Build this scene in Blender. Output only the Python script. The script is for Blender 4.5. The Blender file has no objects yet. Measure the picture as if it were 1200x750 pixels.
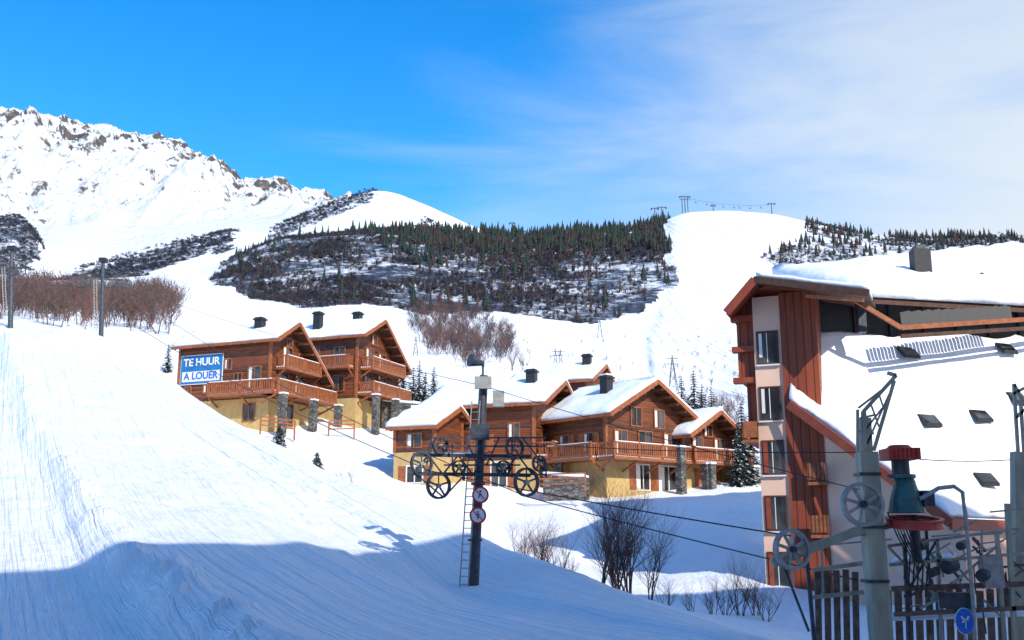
import bpy, math, random
import numpy as np
from mathutils import Vector, Matrix
random.seed(7); RNG=np.random.default_rng(7)
scene=bpy.context.scene
FP=1200.0; TH=math.radians(12); c_,s_=math.cos(TH),math.sin(TH)
def P(u,v,D):
    a=(u-600)/FP; b=(375-v)/FP; k=c_-b*s_
    return Vector((D*a/k, D, D*(s_+b*c_)/k))
def proj(x,y,z):
    d=y*c_+z*s_; up=-y*s_+z*c_
    return 600+FP*x/d, 375-FP*up/d
# ------------------------------------------------------------ camera, sun, world
cam=bpy.data.cameras.new("camera"); cam.lens=36; cam.sensor_width=36; cam.clip_end=60000; cam.clip_start=0.1
co=bpy.data.objects.new("camera",cam); scene.collection.objects.link(co)
co.rotation_euler=(math.radians(90)+TH,0,0); scene.camera=co
SUNH=Vector((0.55,-0.835)).normalized(); EL=math.radians(35)
sd=Vector((SUNH.x*math.cos(EL),SUNH.y*math.cos(EL),math.sin(EL)))
sl=bpy.data.lights.new("sun","SUN"); sl.energy=4.9; sl.angle=math.radians(0.5); sl.color=(1,0.93,0.81)
so=bpy.data.objects.new("sun",sl); scene.collection.objects.link(so)
so.rotation_euler=sd.to_track_quat('Z','Y').to_euler()
w=bpy.data.worlds.new("World"); scene.world=w; w.use_nodes=True
nt=w.node_tree; nt.nodes.clear()
def N(nt,t,**k):
    n=nt.nodes.new(t)
    for a,b in k.items(): setattr(n,a,b)
    return n
out=N(nt,'ShaderNodeOutputWorld'); bg=N(nt,'ShaderNodeBackground'); bg.inputs[1].default_value=0.15
sky=N(nt,'ShaderNodeTexSky',sky_type='NISHITA'); sky.sun_disc=False; sky.sun_elevation=EL
sky.sun_rotation=math.atan2(SUNH.x,SUNH.y); sky.altitude=1200; sky.air_density=1.0; sky.dust_density=0.6; sky.ozone_density=3.0
hs=N(nt,'ShaderNodeHueSaturation'); hs.inputs['Hue'].default_value=0.5; hs.inputs['Saturation'].default_value=1.38; hs.inputs['Value'].default_value=1.95
tc=N(nt,'ShaderNodeTexCoord'); L=nt.links.new
mp=N(nt,'ShaderNodeMapping'); mp.inputs['Rotation'].default_value=(0,math.radians(22),0); mp.inputs['Scale'].default_value=(1.1,1.6,5.0)
no=N(nt,'ShaderNodeTexNoise'); no.inputs['Scale'].default_value=1.9; no.inputs['Detail'].default_value=8; no.inputs['Roughness'].default_value=0.55; no.inputs['Distortion'].default_value=0.5
sx=N(nt,'ShaderNodeSeparateXYZ')
L(tc.outputs['Generated'],mp.inputs[0]); L(mp.outputs[0],no.inputs['Vector']); L(tc.outputs['Generated'],sx.inputs[0])
m1=N(nt,'ShaderNodeMath',operation='MULTIPLY_ADD'); m1.inputs[1].default_value=1.35; m1.inputs[2].default_value=0.24; L(sx.outputs['X'],m1.inputs[0])
m2=N(nt,'ShaderNodeMath',operation='MULTIPLY_ADD'); m2.inputs[1].default_value=-1.5; L(sx.outputs['Z'],m2.inputs[0]); L(m1.outputs[0],m2.inputs[2])
m3=N(nt,'ShaderNodeMath',operation='MULTIPLY_ADD'); m3.inputs[1].default_value=1.35; L(no.outputs[0],m3.inputs[0]); L(m2.outputs[0],m3.inputs[2])
mr=N(nt,'ShaderNodeMapRange',interpolation_type='SMOOTHSTEP'); mr.inputs['From Min'].default_value=0.10; mr.inputs['From Max'].default_value=1.25; mr.inputs['To Max'].default_value=0.95
L(m3.outputs[0],mr.inputs[0])
mx=N(nt,'ShaderNodeMix',data_type='RGBA'); mx.inputs[7].default_value=(5.3,5.85,6.3,1)
L(sky.outputs[0],hs.inputs['Color']); L(hs.outputs[0],mx.inputs[6]); L(mr.outputs[0],mx.inputs[0]); L(mx.outputs[2],bg.inputs[0]); L(bg.outputs[0],out.inputs[0])
scene.view_settings.view_transform='Standard'; scene.view_settings.look='None'; scene.view_settings.exposure=0
# ------------------------------------------------------------ materials
MATS={}
def base_mat(name,rough=0.7,metal=0.0):
    m=bpy.data.materials.new(name); m.use_nodes=True; nt=m.node_tree
    b=nt.nodes['Principled BSDF']; b.inputs['Roughness'].default_value=rough; b.inputs['Metallic'].default_value=metal
    MATS[name]=m; return m,nt,b
def ramp(nt,stops):
    r=N(nt,'ShaderNodeValToRGB'); e=r.color_ramp.elements
    while len(e)<len(stops): e.new(0.5)
    for i,(p,c) in enumerate(stops): e[i].position=p; e[i].color=(*c,1)
    return r
def noisy(name,c1,c2,scale=3,rough=0.7,metal=0,bump=0.2,sc3=(1,1,1),dist=0.02,det=5):
    m,nt,b=base_mat(name,rough,metal); L=nt.links.new
    tc=N(nt,'ShaderNodeTexCoord'); mp=N(nt,'ShaderNodeMapping'); mp.inputs['Scale'].default_value=sc3
    n=N(nt,'ShaderNodeTexNoise'); n.inputs['Scale'].default_value=scale; n.inputs['Detail'].default_value=det
    r=ramp(nt,[(0.3,c1),(0.7,c2)]); bp=N(nt,'ShaderNodeBump'); bp.inputs['Strength'].default_value=bump; bp.inputs['Distance'].default_value=dist
    L(tc.outputs['Object'],mp.inputs[0]); L(mp.outputs[0],n.inputs['Vector']); L(n.outputs[0],r.inputs[0]); L(r.outputs[0],b.inputs['Base Color']); L(n.outputs[0],bp.inputs['Height']); L(bp.outputs[0],b.inputs['Normal'])
    return m
def boards(name,c1,c2,width=0.16,axis='Z',rough=0.6):
    m,nt,b=base_mat(name,rough); L=nt.links.new
    tc=N(nt,'ShaderNodeTexCoord'); sp=N(nt,'ShaderNodeSeparateXYZ'); L(tc.outputs['Object'],sp.inputs[0])
    d=N(nt,'ShaderNodeMath',operation='DIVIDE'); d.inputs[1].default_value=width
    if axis=='Z': L(sp.outputs['Z'],d.inputs[0])
    else:
        a=N(nt,'ShaderNodeMath',operation='ADD'); L(sp.outputs['X'],a.inputs[0]); L(sp.outputs['Y'],a.inputs[1]); L(a.outputs[0],d.inputs[0])
    fl=N(nt,'ShaderNodeMath',operation='FLOOR'); fr=N(nt,'ShaderNodeMath',operation='FRACT'); L(d.outputs[0],fl.inputs[0]); L(d.outputs[0],fr.inputs[0])
    wn=N(nt,'ShaderNodeTexWhiteNoise',noise_dimensions='1D'); L(fl.outputs[0],wn.inputs['W'])
    mp=N(nt,'ShaderNodeMapping'); mp.inputs['Scale'].default_value=(1,1,8) if axis=='Z' else (8,8,1)
    L(tc.outputs['Object'],mp.inputs[0]); n=N(nt,'ShaderNodeTexNoise'); n.inputs['Scale'].default_value=0.8; n.inputs['Detail'].default_value=6; n.inputs['Roughness'].default_value=0.65; L(mp.outputs[0],n.inputs['Vector'])
    ad=N(nt,'ShaderNodeMath',operation='MULTIPLY_ADD'); ad.inputs[1].default_value=0.35; L(wn.outputs[0],ad.inputs[0]); L(n.outputs[0],ad.inputs[2])
    r=ramp(nt,[(0.42,c1),(0.9,c2)]); L(ad.outputs[0],r.inputs[0])
    gp=N(nt,'ShaderNodeMath',operation='GREATER_THAN'); gp.inputs[1].default_value=0.12; L(fr.outputs[0],gp.inputs[0])
    mx=N(nt,'ShaderNodeMix',data_type='RGBA'); mx.inputs[6].default_value=(c1[0]*.3,c1[1]*.3,c1[2]*.3,1); L(gp.outputs[0],mx.inputs[0]); L(r.outputs[0],mx.inputs[7]); L(mx.outputs[2],b.inputs['Base Color'])
    bp=N(nt,'ShaderNodeBump'); bp.inputs['Strength'].default_value=0.6; bp.inputs['Distance'].default_value=0.02; L(gp.outputs[0],bp.inputs['Height']); L(bp.outputs[0],b.inputs['Normal'])
    return m
boards('wood_wall',(0.075,0.019,0.007),(0.27,0.070,0.020),0.19,'Z')
boards('wood_vert',(0.18,0.030,0.009),(0.33,0.062,0.017),0.22,'XY')
noisy('wood_trim',(0.22,0.060,0.017),(0.38,0.12,0.038),4,0.6)
noisy('wood_dark',(0.05,0.020,0.012),(0.11,0.046,0.025),4,0.7)
noisy('wood_red',(0.24,0.037,0.014),(0.33,0.068,0.026),2,0.6)
noisy('plaster_ochre',(0.44,0.29,0.11),(0.56,0.39,0.17),2,0.9)
noisy('plaster_beige',(0.74,0.47,0.33),(0.82,0.54,0.39),0.8,0.9,bump=0.1)
noisy('plaster_white',(0.7,0.66,0.6),(0.8,0.76,0.7),1,0.9)
noisy('black_metal',(0.010,0.011,0.013),(0.022,0.022,0.026),6,0.6,0.0)
noisy('dark_steel',(0.030,0.038,0.052),(0.075,0.09,0.11),5,0.5,0.3)
noisy('galv',(0.26,0.27,0.26),(0.42,0.42,0.40),6,0.5,0.4)
noisy('post_paint',(0.26,0.25,0.18),(0.47,0.45,0.33),3,0.7,0.0,sc3=(1,1,.3),bump=.4)
noisy('rust',(0.10,0.06,0.045),(0.24,0.16,0.12),5,0.8)
noisy('red_paint',(0.42,0.03,0.02),(0.58,0.07,0.04),5,0.5)
noisy('teal_paint',(0.012,0.085,0.09),(0.04,0.16,0.16),5,0.45)
noisy('white_paint',(0.72,0.72,0.72),(0.8,0.8,0.8),3,0.5,bump=0.03)
noisy('sign_red',(0.62,0.015,0.015),(0.68,0.02,0.02),3,0.5,bump=0)
noisy('sign_blue',(0.01,0.12,0.55),(0.02,0.15,0.6),3,0.5,bump=0)
noisy('sign_black',(0.01,0.01,0.01),(0.015,0.015,0.015),3,0.5,bump=0)
noisy('banner_cyan',(0.008,0.12,0.36),(0.015,0.20,0.46),.5,0.6,bump=0)
noisy('bark',(0.06,0.04,0.035),(0.15,0.10,0.08),6,0.9)
noisy('twig_red',(0.10,0.05,0.042),(0.19,0.095,0.07),0.2,0.9)
noisy('twig_purple',(0.06,0.038,0.042),(0.13,0.078,0.078),0.05,0.9)
noisy('twig_dark',(0.016,0.019,0.030),(0.048,0.046,0.058),0.05,0.9)
noisy('needles',(0.008,0.022,0.018),(0.026,0.050,0.030),1.2,0.8)
noisy('larch',(0.040,0.026,0.024),(0.09,0.052,0.040),0.05,0.9)
m,nt_,b=base_mat('glass',0.06); 
n=N(nt_,'ShaderNodeTexNoise'); n.inputs['Scale'].default_value=0.7; r=ramp(nt_,[(0.4,(0.015,0.018,0.022)),(0.65,(0.09,0.095,0.10))]); tcx=N(nt_,'ShaderNodeTexCoord'); nt_.links.new(tcx.outputs['Object'],n.inputs['Vector']); nt_.links.new(n.outputs[0],r.inputs[0]); nt_.links.new(r.outputs[0],b.inputs['Base Color'])
# stone
m,nt_,b=base_mat('stone',0.9); L=nt_.links.new
tcx=N(nt_,'ShaderNodeTexCoord'); mp=N(nt_,'ShaderNodeMapping'); mp.inputs['Scale'].default_value=(2.2,2.2,4.5); L(tcx.outputs['Object'],mp.inputs[0])
v=N(nt_,'ShaderNodeTexVoronoi'); v.inputs['Scale'].default_value=1; L(mp.outputs[0],v.inputs['Vector'])
v2=N(nt_,'ShaderNodeTexVoronoi',feature='DISTANCE_TO_EDGE'); v2.inputs['Scale'].default_value=1; L(mp.outputs[0],v2.inputs['Vector'])
bw=N(nt_,'ShaderNodeSeparateColor'); L(v.outputs['Color'],bw.inputs[0]); r=ramp(nt_,[(0,(0.06,0.06,0.06)),(1,(0.22,0.20,0.18))]); L(bw.outputs[0],r.inputs[0])
st=N(nt_,'ShaderNodeMapRange'); st.inputs['From Max'].default_value=0.08; L(v2.outputs['Distance'],st.inputs[0])
mx=N(nt_,'ShaderNodeMix',data_type='RGBA'); mx.inputs[6].default_value=(0.03,0.03,0.03,1); L(st.outputs[0],mx.inputs[0]); L(r.outputs[0],mx.inputs[7]); L(mx.outputs[2],b.inputs['Base Color'])
bp=N(nt_,'ShaderNodeBump'); bp.inputs['Distance'].default_value=0.05; L(st.outputs[0],bp.inputs['Height']); L(bp.outputs[0],b.inputs['Normal'])
noisy('snow',(0.80,0.84,0.90),(0.88,0.90,0.93),1.2,0.6,bump=0.8,dist=0.12)
# ground snow
m,nt_,b=base_mat('terrain_snow',0.62); L=nt_.links.new
geo=N(nt_,'ShaderNodeNewGeometry')
def attr(n): 
    a=N(nt_,'ShaderNodeAttribute'); a.attribute_name=n; return a.outputs['Fac']
def mth(op,a,b_=None,c=None):
    n=N(nt_,'ShaderNodeMath',operation=op)
    for i,x in enumerate((a,b_,c)):
        if x is None: continue
        if isinstance(x,(int,float)): n.inputs[i].default_value=x
        else: L(x,n.inputs[i])
    return n.outputs[0]
def noise(scale,det=5,vec=None,rough=0.6):
    n=N(nt_,'ShaderNodeTexNoise'); n.inputs['Scale'].default_value=scale; n.inputs['Detail'].default_value=det; n.inputs['Roughness'].default_value=rough
    L(vec if vec else geo.outputs['Position'],n.inputs['Vector']); return n.outputs[0]
mpt=N(nt_,'ShaderNodeVectorRotate',rotation_type='Z_AXIS'); mpt.inputs['Angle'].default_value=math.radians(-27); L(geo.outputs['Position'],mpt.inputs['Vector'])
mps=N(nt_,'ShaderNodeMapping'); mps.inputs['Scale'].default_value=(1.6,0.035,0.035); L(mpt.outputs[0],mps.inputs[0])
tr=noise(1.3,5,mps.outputs[0],0.65)
mps2=N(nt_,'ShaderNodeMapping'); mps2.inputs['Scale'].default_value=(9,0.12,0.12); L(mpt.outputs[0],mps2.inputs[0])
tr2=noise(1.0,2,mps2.outputs[0])
mps3=N(nt_,'ShaderNodeMapping'); mps3.inputs['Scale'].default_value=(0.22,0.004,0.004); L(geo.outputs['Position'],mps3.inputs[0])
tr3=noise(1.0,4,mps3.outputs[0],0.7)
pist=attr('piste'); groom=attr('groom')
fine=noise(3.5,5,None,0.65); fine2=noise(0.5,3); fine3=noise(9.0,3,None,0.7)
h=mth('ADD',mth('MULTIPLY',fine,0.12),mth('MULTIPLY',fine2,0.25)); h=mth('ADD',h,mth('MULTIPLY',fine3,0.04))
h=mth('ADD',h,mth('MULTIPLY',mth('MULTIPLY',tr,0.62),pist)); h=mth('ADD',h,mth('MULTIPLY',mth('MULTIPLY',tr2,0.13),pist))
h=mth('ADD',h,mth('MULTIPLY',mth('MULTIPLY',tr3,5.0),groom))
far=attr('far'); h=mth('ADD',h,mth('MULTIPLY',mth('MULTIPLY',noise(0.02,8,None,0.68),60),far))
mid=attr('mid'); h=mth('ADD',h,mth('MULTIPLY',mth('MULTIPLY',noise(0.08,5,None,0.6),5),mid))
bp=N(nt_,'ShaderNodeBump'); bp.inputs['Strength'].default_value=0.8; bp.inputs['Distance'].default_value=1.0; L(h,bp.inputs['Height']); L(bp.outputs[0],b.inputs['Normal'])
sc=ramp(nt_,[(0.3,(0.84,0.88,0.93)),(0.7,(0.90,0.91,0.93))]); L(fine2,sc.inputs[0])
veg=attr('veg'); vn=mth('ADD',mth('MULTIPLY',noise(0.13,7,None,0.8),0.75),mth('MULTIPLY',noise(0.022,3),0.6))
vf=N(nt_,'ShaderNodeMapRange'); L(mth('SUBTRACT',mth('ADD',mth('MULTIPLY',veg,0.66),vn),1.235),vf.inputs[0]); vf.inputs['From Min'].default_value=-0.04; vf.inputs['From Max'].default_value=0.12
m_a=N(nt_,'ShaderNodeMix',data_type='RGBA'); L(vf.outputs[0],m_a.inputs[0]); L(sc.outputs[0],m_a.inputs[6]); m_a.inputs[7].default_value=(0.036,0.046,0.072,1)
rk=attr('rock'); rn=mth('ADD',mth('MULTIPLY',noise(0.014,8,None,0.78),0.9),mth('MULTIPLY',noise(0.0035,3),0.45))
rf=N(nt_,'ShaderNodeMapRange'); L(mth('SUBTRACT',mth('ADD',mth('MULTIPLY',rk,0.42),rn),1.05),rf.inputs[0]); rf.inputs['From Min'].default_value=-0.02; rf.inputs['From Max'].default_value=0.05
rc=ramp(nt_,[(0.3,(0.05,0.055,0.065)),(0.72,(0.19,0.145,0.11))]); L(noise(0.03,5),rc.inputs[0])
m_b=N(nt_,'ShaderNodeMix',data_type='RGBA'); L(rf.outputs[0],m_b.inputs[0]); L(m_a.outputs[2],m_b.inputs[6]); L(rc.outputs[0],m_b.inputs[7]); L(m_b.outputs[2],b.inputs['Base Color'])
# ------------------------------------------------------------ terrain
def vnoise(x,y,seed=0):
    xi=np.floor(x).astype(np.int64); yi=np.floor(y).astype(np.int64); fx=x-xi; fy=y-yi
    fx=fx*fx*fx*(fx*(fx*6-15)+10); fy=fy*fy*fy*(fy*(fy*6-15)+10)
    def hsh(a,b):
        n=(a*374761393+b*668265263+seed*974634777)&0xffffffff
        n=((n^(n>>13))*1274126177)&0xffffffff
        return ((n^(n>>16))&0xffff)/65535.0
    return (hsh(xi,yi)*(1-fx)+hsh(xi+1,yi)*fx)*(1-fy)+(hsh(xi,yi+1)*(1-fx)+hsh(xi+1,yi+1)*fx)*fy
def fbm(x,y,o=5,seed=0,g=0.5):
    s=0;a=1;t=0
    for i in range(o):
        s=s+a*(vnoise(x,y,seed+i)*2-1); t+=a; a*=g; x=x*2.03+17.3; y=y*2.03-9.1
    return s/t
def ridged(x,y,o=5,seed=0):
    s=0;a=1;t=0
    for i in range(o):
        s=s+a*(1-np.abs(vnoise(x,y,seed+i)*2-1)*1.7); t+=a; a*=0.55; x=x*2.07+5.3; y=y*2.07+3.1
    return s/t
LINES=[
 [(-400,3000,5),(1600,3000,5)],
 [(-300,790,15),(0,750,17),(300,740,18),(600,745,20),(900,775,20),(1200,800,20),(1500,820,20)],
 [(-300,500,47),(0,515,45),(300,590,40),(450,650,37),(553,697,36),(620,700,33),(720,718,30),(900,760,24),(1200,808,24),(1500,830,24)],
 [(-300,375,98),(20,380,98),(130,408,95),(205,453,85),(270,493,75),(380,552,60),(470,592,52),(600,645,43),(720,692,36),(900,750,28),(1050,795,28),(1200,812,28),(1500,830,28)],
 [(-300,380,120),(20,386,120),(130,412,108),(205,470,92),(270,515,83),(380,580,68),(470,622,62),(600,665,53),(720,705,46),(860,716,42),(900,722,41),(1050,745,40),(1200,755,40),(1500,760,40)],
 [(-300,372,140),(20,374,130),(130,402,118),(205,474,99),(310,502,93),(400,512,91),(470,568,80),(600,590,77),(860,582,80),(900,576,82),(1050,600,82),(1200,610,82),(1500,610,82)],
 [(-300,362,180),(20,365,175),(130,385,160),(205,402,140),(300,445,125),(450,482,118),(600,505,112),(860,530,115),(900,520,120),(1200,530,120),(1500,530,120)],
 [(-300,350,320),(20,352,300),(200,352,300),(300,380,280),(450,408,300),(600,432,300),(860,468,300),(900,460,300),(1200,460,300),(1500,460,300)],
 [(-300,335,700),(0,335,700),(200,343,620),(300,356,600),(450,360,600),(600,374,600),(780,378,620),(860,378,650),(1200,380,650),(1500,380,650)],
 [(-300,330,1000),(0,331,1000),(150,325,1000),(240,318,1000),(270,305,1000),(300,291,1020),(330,279,1050),(450,270,1100),(600,277,1150),(700,272,1150),(755,268,1150),(785,257,1150),(805,249,1180),(850,246,1200),(900,250,1200),(950,262,1200),(1010,274,1200),(1060,280,1200),(1200,276,1250),(1500,268,1250)],
 [(-300,312,1500),(0,320,1500),(60,330,1500),(150,330,1500),(255,318,1500),(300,306,1500),(450,296,1500),(600,306,1500),(850,290,1600),(1200,306,1600),(1500,300,1600)],
 [(-300,250,2200),(0,256,2200),(22,249,2200),(48,275,2200),(60,322,2000),(100,310,2100),(140,300,2200),(200,288,2250),(270,271,2300),(300,274,2350),(340,258,2400),(400,235,2400),(440,223,2400),(470,229,2400),(520,251,2400),(580,276,2400),(620,292,2400),(1200,310,2400),(1500,310,2400)],
 [(-300,280,2900),(0,282,2900),(48,285,2900),(140,305,2900),(270,283,2900),(340,268,2950),(440,250,3000),(580,292,3000),(1200,315,3000),(1500,310,3000)],
 [(-300,225,3700),(0,238,3700),(140,240,3700),(270,246,3700),(330,244,3700),(370,246,3700),(440,262,3700),(600,305,3700),(1200,320,3700),(1500,310,3700)],
 [(-300,90,4800),(-100,110,4800),(0,125,4800),(20,132,4800),(40,140,4800),(90,145,4800),(130,150,4800),(180,165,4800),(230,186,4800),(262,202,4800),(275,214,4800),(300,211,4800),(330,214,4800),(345,232,4800),(378,232,4800),(420,260,4800),(500,295,4800),(600,312,4800),(1200,325,4800),(1500,310,4800)],
 [(-300,420,7500),(1500,420,7500)],
 [(-300,560,14000),(1500,560,14000)],
 [(-300,600,30000),(1500,600,30000)],
]
A0=math.radians(62); NA=1600; AZ=np.linspace(-A0,A0,NA)
K=len(LINES); XR=np.zeros((K,NA)); XT=np.zeros((K,NA))
for k,ln in enumerate(LINES):
    az=[];rr=[];tt=[]
    for u,v_,D in ln:
        if k==0: p=Vector(((u-600)/FP*D,D,-1.7))
        else: p=P(u,v_,D)
        az.append(math.atan2(p.x,p.y)); r_=math.hypot(p.x,p.y); rr.append(math.log(r_)); tt.append(p.z/r_)
    R=np.interp(AZ,az,rr); T=np.interp(AZ,az,tt)
    sig=(16,16,16,12,14,14,14,14,12,5,6,4,5,6,2,8,8,8)[k]
    kk=np.exp(-0.5*(np.arange(-3*sig,3*sig+1)/sig)**2); kk/=kk.sum()
    XR[k]=np.convolve(np.pad(R,3*sig,mode='edge'),kk,'valid'); XT[k]=np.convolve(np.pad(T,3*sig,mode='edge'),kk,'valid')
XT[0]=-1.7/np.exp(XR[0])
rs=np.concatenate([np.linspace(math.log(1.0),math.log(5),12,endpoint=False),np.linspace(math.log(5),math.log(30),170,endpoint=False),np.linspace(math.log(30),math.log(135),230,endpoint=False),
  np.linspace(math.log(135),math.log(1350),200,endpoint=False),np.linspace(math.log(1350),math.log(5400),270,endpoint=False),np.linspace(math.log(5400),math.log(30000),25)])
NR=len(rs)
def pchip(x,y,q):
    h=np.diff(x); d=np.diff(y)/h; m=np.zeros(len(x))
    for i in range(1,len(x)-1):
        if d[i-1]*d[i]>0:
            w1=2*h[i]+h[i-1]; w2=h[i]+2*h[i-1]; m[i]=(w1+w2)/(w1/d[i-1]+w2/d[i])
    m[0]=d[0]; m[-1]=d[-1]
    q=np.clip(q,x[0],x[-1]); i=np.clip(np.searchsorted(x,q)-1,0,len(x)-2); t=(q-x[i])/h[i]
    return (2*t**3-3*t*t+1)*y[i]+(t**3-2*t*t+t)*h[i]*m[i]+(-2*t**3+3*t*t)*y[i+1]+(t**3-t*t)*h[i]*m[i+1]
phi=np.concatenate([np.linspace(-math.pi,-math.radians(60),60,endpoint=False),np.linspace(-math.radians(60),-math.radians(31),70,endpoint=False),np.linspace(-math.radians(31),math.radians(31),800,endpoint=False),np.linspace(math.radians(31),math.radians(60),70,endpoint=False),np.linspace(math.radians(60),math.pi,61)])
NP=len(phi); TZ=np.zeros((NP,NR)); RR=np.exp(rs)
for j,p in enumerate(phi):
    i=(np.clip(p,-A0,A0)+A0)/(2*A0)*(NA-1); i0=int(min(i,NA-2)); f=i-i0
    kx=XR[:,i0]*(1-f)+XR[:,i0+1]*f; ky=XT[:,i0]*(1-f)+XT[:,i0+1]*f
    t=pchip(kx,ky,rs); z=t*RR; z=np.where(RR<5,-1.7,z)
    wv=np.clip((abs(p)-math.radians(42))/math.radians(45),0,1); wv=wv*wv*(3-2*wv)
    TZ[j]=z*(1-wv)+(-1.9)*wv
PH,RG=np.meshgrid(phi,RR,indexing='ij'); X=RG*np.sin(PH); Y=RG*np.cos(PH)
def sm(a,b,x): t=np.clip((x-a)/(b-a),0,1); return t*t*(3-2*t)
s1=(X+4.7)*.86+(Y-17)*.5
crest_r=np.zeros_like(X); mtn_r=np.zeros_like(X)
for j,p in enumerate(phi):
    i=int((np.clip(p,-A0,A0)+A0)/(2*A0)*(NA-1)); crest_r[j,:]=math.exp(XR[3,i]); mtn_r[j,:]=math.exp(XR[14,i])
piste=1-sm(0.92,1.03,RG/crest_r); mrat=RG/mtn_r
Z=TZ.copy()
wn=(s1+0.7*fbm(X*.1,Y*.1,3,5))
nr=sm(5,14,RG)
clod=np.maximum(0,fbm(X*1.1,Y*1.1,4,77))
Z+=piste*nr*(0.36*np.tanh(wn/.4)*np.exp(-(wn/7)**2)+0.22*np.exp(-(wn-.5)**2/.3)*(0.5+2*clod)+0.16*np.exp(-((wn-6)/.8)**2)-0.20*np.exp(-((wn-9)/.5)**2)+0.16*np.tanh((wn-12)/.4)*np.exp(-((wn-12)/4)**2)+0.12*np.exp(-((wn+5)/.6)**2))
Z+=piste*nr*0.12*fbm(X*.25,Y*.12,4,11)
Z+=piste*nr*sm(0.0,.4,fbm(X*.09,Y*.05,3,15))*0.12*fbm(X*1.3,Y*1.3,3,17)
Z+=(1-piste)*0.55*fbm(X*.13,Y*.13,6,21)*(1-sm(200,600,RG))
pm=P(95,436,84); Z+=1.0*np.exp(-(((X-pm.x)/6.5)**2+((Y-pm.y)/3)**2))*(0.7+1.1*fbm(X*.35,Y*.35,5,23))
pm=P(40,458,76); Z+=0.6*np.exp(-(((X-pm.x)/5)**2+((Y-pm.y)/2.5)**2))*(0.7+1.1*fbm(X*.35,Y*.35,5,24))
Z+=2.2*fbm(X/70,Y/70,5,31)*sm(150,500,RG)*(1-sm(1400,2200,RG)*.3)
Z+=9*fbm(X/190,Y/190,6,41)*sm(1300,2200,RG)*(1-sm(9000,14000,RG))
mt=sm(3500,4200,RG)*(1-sm(5600,8000,RG))
hh=sm(0.05,0.16,Z/RG)
Z+=mt*hh*(300*(ridged(X/520,Y/900,6,51)-0.35)+65*fbm(X/150,Y/160,5,61))*(1-0.8*np.exp(-((mrat-1)/.06)**2))
Z+=mt*hh*np.exp(-((mrat-1)/.09)**2)*34*(ridged(X/60,Y/200,4,66)-.3)
def gz(x,y):
    p=math.atan2(x,y); r_=math.log(max(1.01,math.hypot(x,y)))
    a=np.interp(p,phi,np.arange(NP)); b_=np.interp(r_,rs,np.arange(NR)); i=int(min(a,NP-2)); j=int(min(b_,NR-2)); f=a-i; g=b_-j
    return float((Z[i,j]*(1-f)+Z[i+1,j]*f)*(1-g)+(Z[i,j+1]*(1-f)+Z[i+1,j+1]*f)*g)
with np.errstate(all='ignore'):
    dd=Y*c_+TZ*s_; U=600+FP*X/dd; V=375-FP*(-Y*s_+TZ*c_)/dd
U=np.where(dd>1,U,-9e3); V=np.where(dd>1,V,-9e3)
wu_=U+fbm(X/45,Y/45,4,81)*18; wvv=V+fbm(X/45,Y/45,4,91)*10
def inpoly(poly,dmin,dmax,warp=True):
    ins=np.zeros(X.shape,bool); n=len(poly)
    wu=wu_ if warp else U; wv_=wvv if warp else V
    for i in range(n):
        x1,y1=poly[i]; x2,y2=poly[(i+1)%n]
        if y1==y2: continue
        cnd=((y1>wv_)!=(y2>wv_))&(wu<(x2-x1)*(wv_-y1)/(y2-y1)+x1); ins^=cnd
    return ins&(RG>dmin)&(RG<dmax)
hill=inpoly([(250,332),(258,312),(300,285),(330,270),(450,258),(600,262),(772,256),(785,300),(783,340),(745,362),(690,375),(600,372),(560,366),(480,366),(420,357),(350,366),(300,352)],480,1250)
right=inpoly([(893,303),(930,287),(958,256),(1010,268),(1040,300),(990,314),(900,317)],700,1300)|inpoly([(1020,285),(1060,272),(1320,255),(1320,300),(1100,305),(1030,303)],700,1350)
left=inpoly([(60,332),(140,303),(225,285),(272,268),(270,292),(205,308),(150,325),(90,340)],1500,2600)|inpoly([(-200,230),(20,244),(46,265),(50,290),(34,318),(-200,330)],1500,2500)
peak=inpoly([(325,268),(345,256),(390,236),(438,222),(425,241),(385,256),(350,270),(318,286)],1600,2600)|inpoly([(470,262),(500,262),(545,272),(560,282),(500,280)],1300,2600)
patch=inpoly([(478,356),(545,362),(602,392),(598,425),(540,432),(500,410)],250,640)
groomm=inpoly([(785,258),(880,250),(905,300),(880,380),(880,470),(765,440),(760,400),(785,340)],250,1300,False)*1.0
for _ in range(10):
    groomm[1:-1]=(groomm[:-2]+groomm[1:-1]*2+groomm[2:])/4; groomm[:,1:-1]=(groomm[:,:-2]+groomm[:,1:-1]*2+groomm[:,2:])/4
veg=(hill*1.0+right*0.9+left*1.0+peak*0.9+patch*0.4)
gzr,gzp=np.gradient(Z)[1]/np.gradient(RG)[1],np.gradient(Z)[0]/(RG*np.maximum(1e-4,np.gradient(PH)[0]))
slope=np.sqrt(gzr**2+gzp**2)
rock=np.where(RG>2000,(sm(0.5,1.3,slope)*.75+.45*sm(.90,.985,mrat))*sm(2600,3600,RG),0)*hh
far_=sm(2500,3800,RG); mid_=sm(250,700,RG)*(1-sm(2500,3800,RG))
Vt=np.stack([X.ravel(),Y.ravel(),Z.ravel()],1)
idx=np.arange(NP*NR).reshape(NP,NR)
F=np.stack([idx[:-1,:-1].ravel(),idx[:-1,1:].ravel(),idx[1:,1:].ravel(),idx[1:,:-1].ravel()],1)
F=F[:,::-1]
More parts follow.
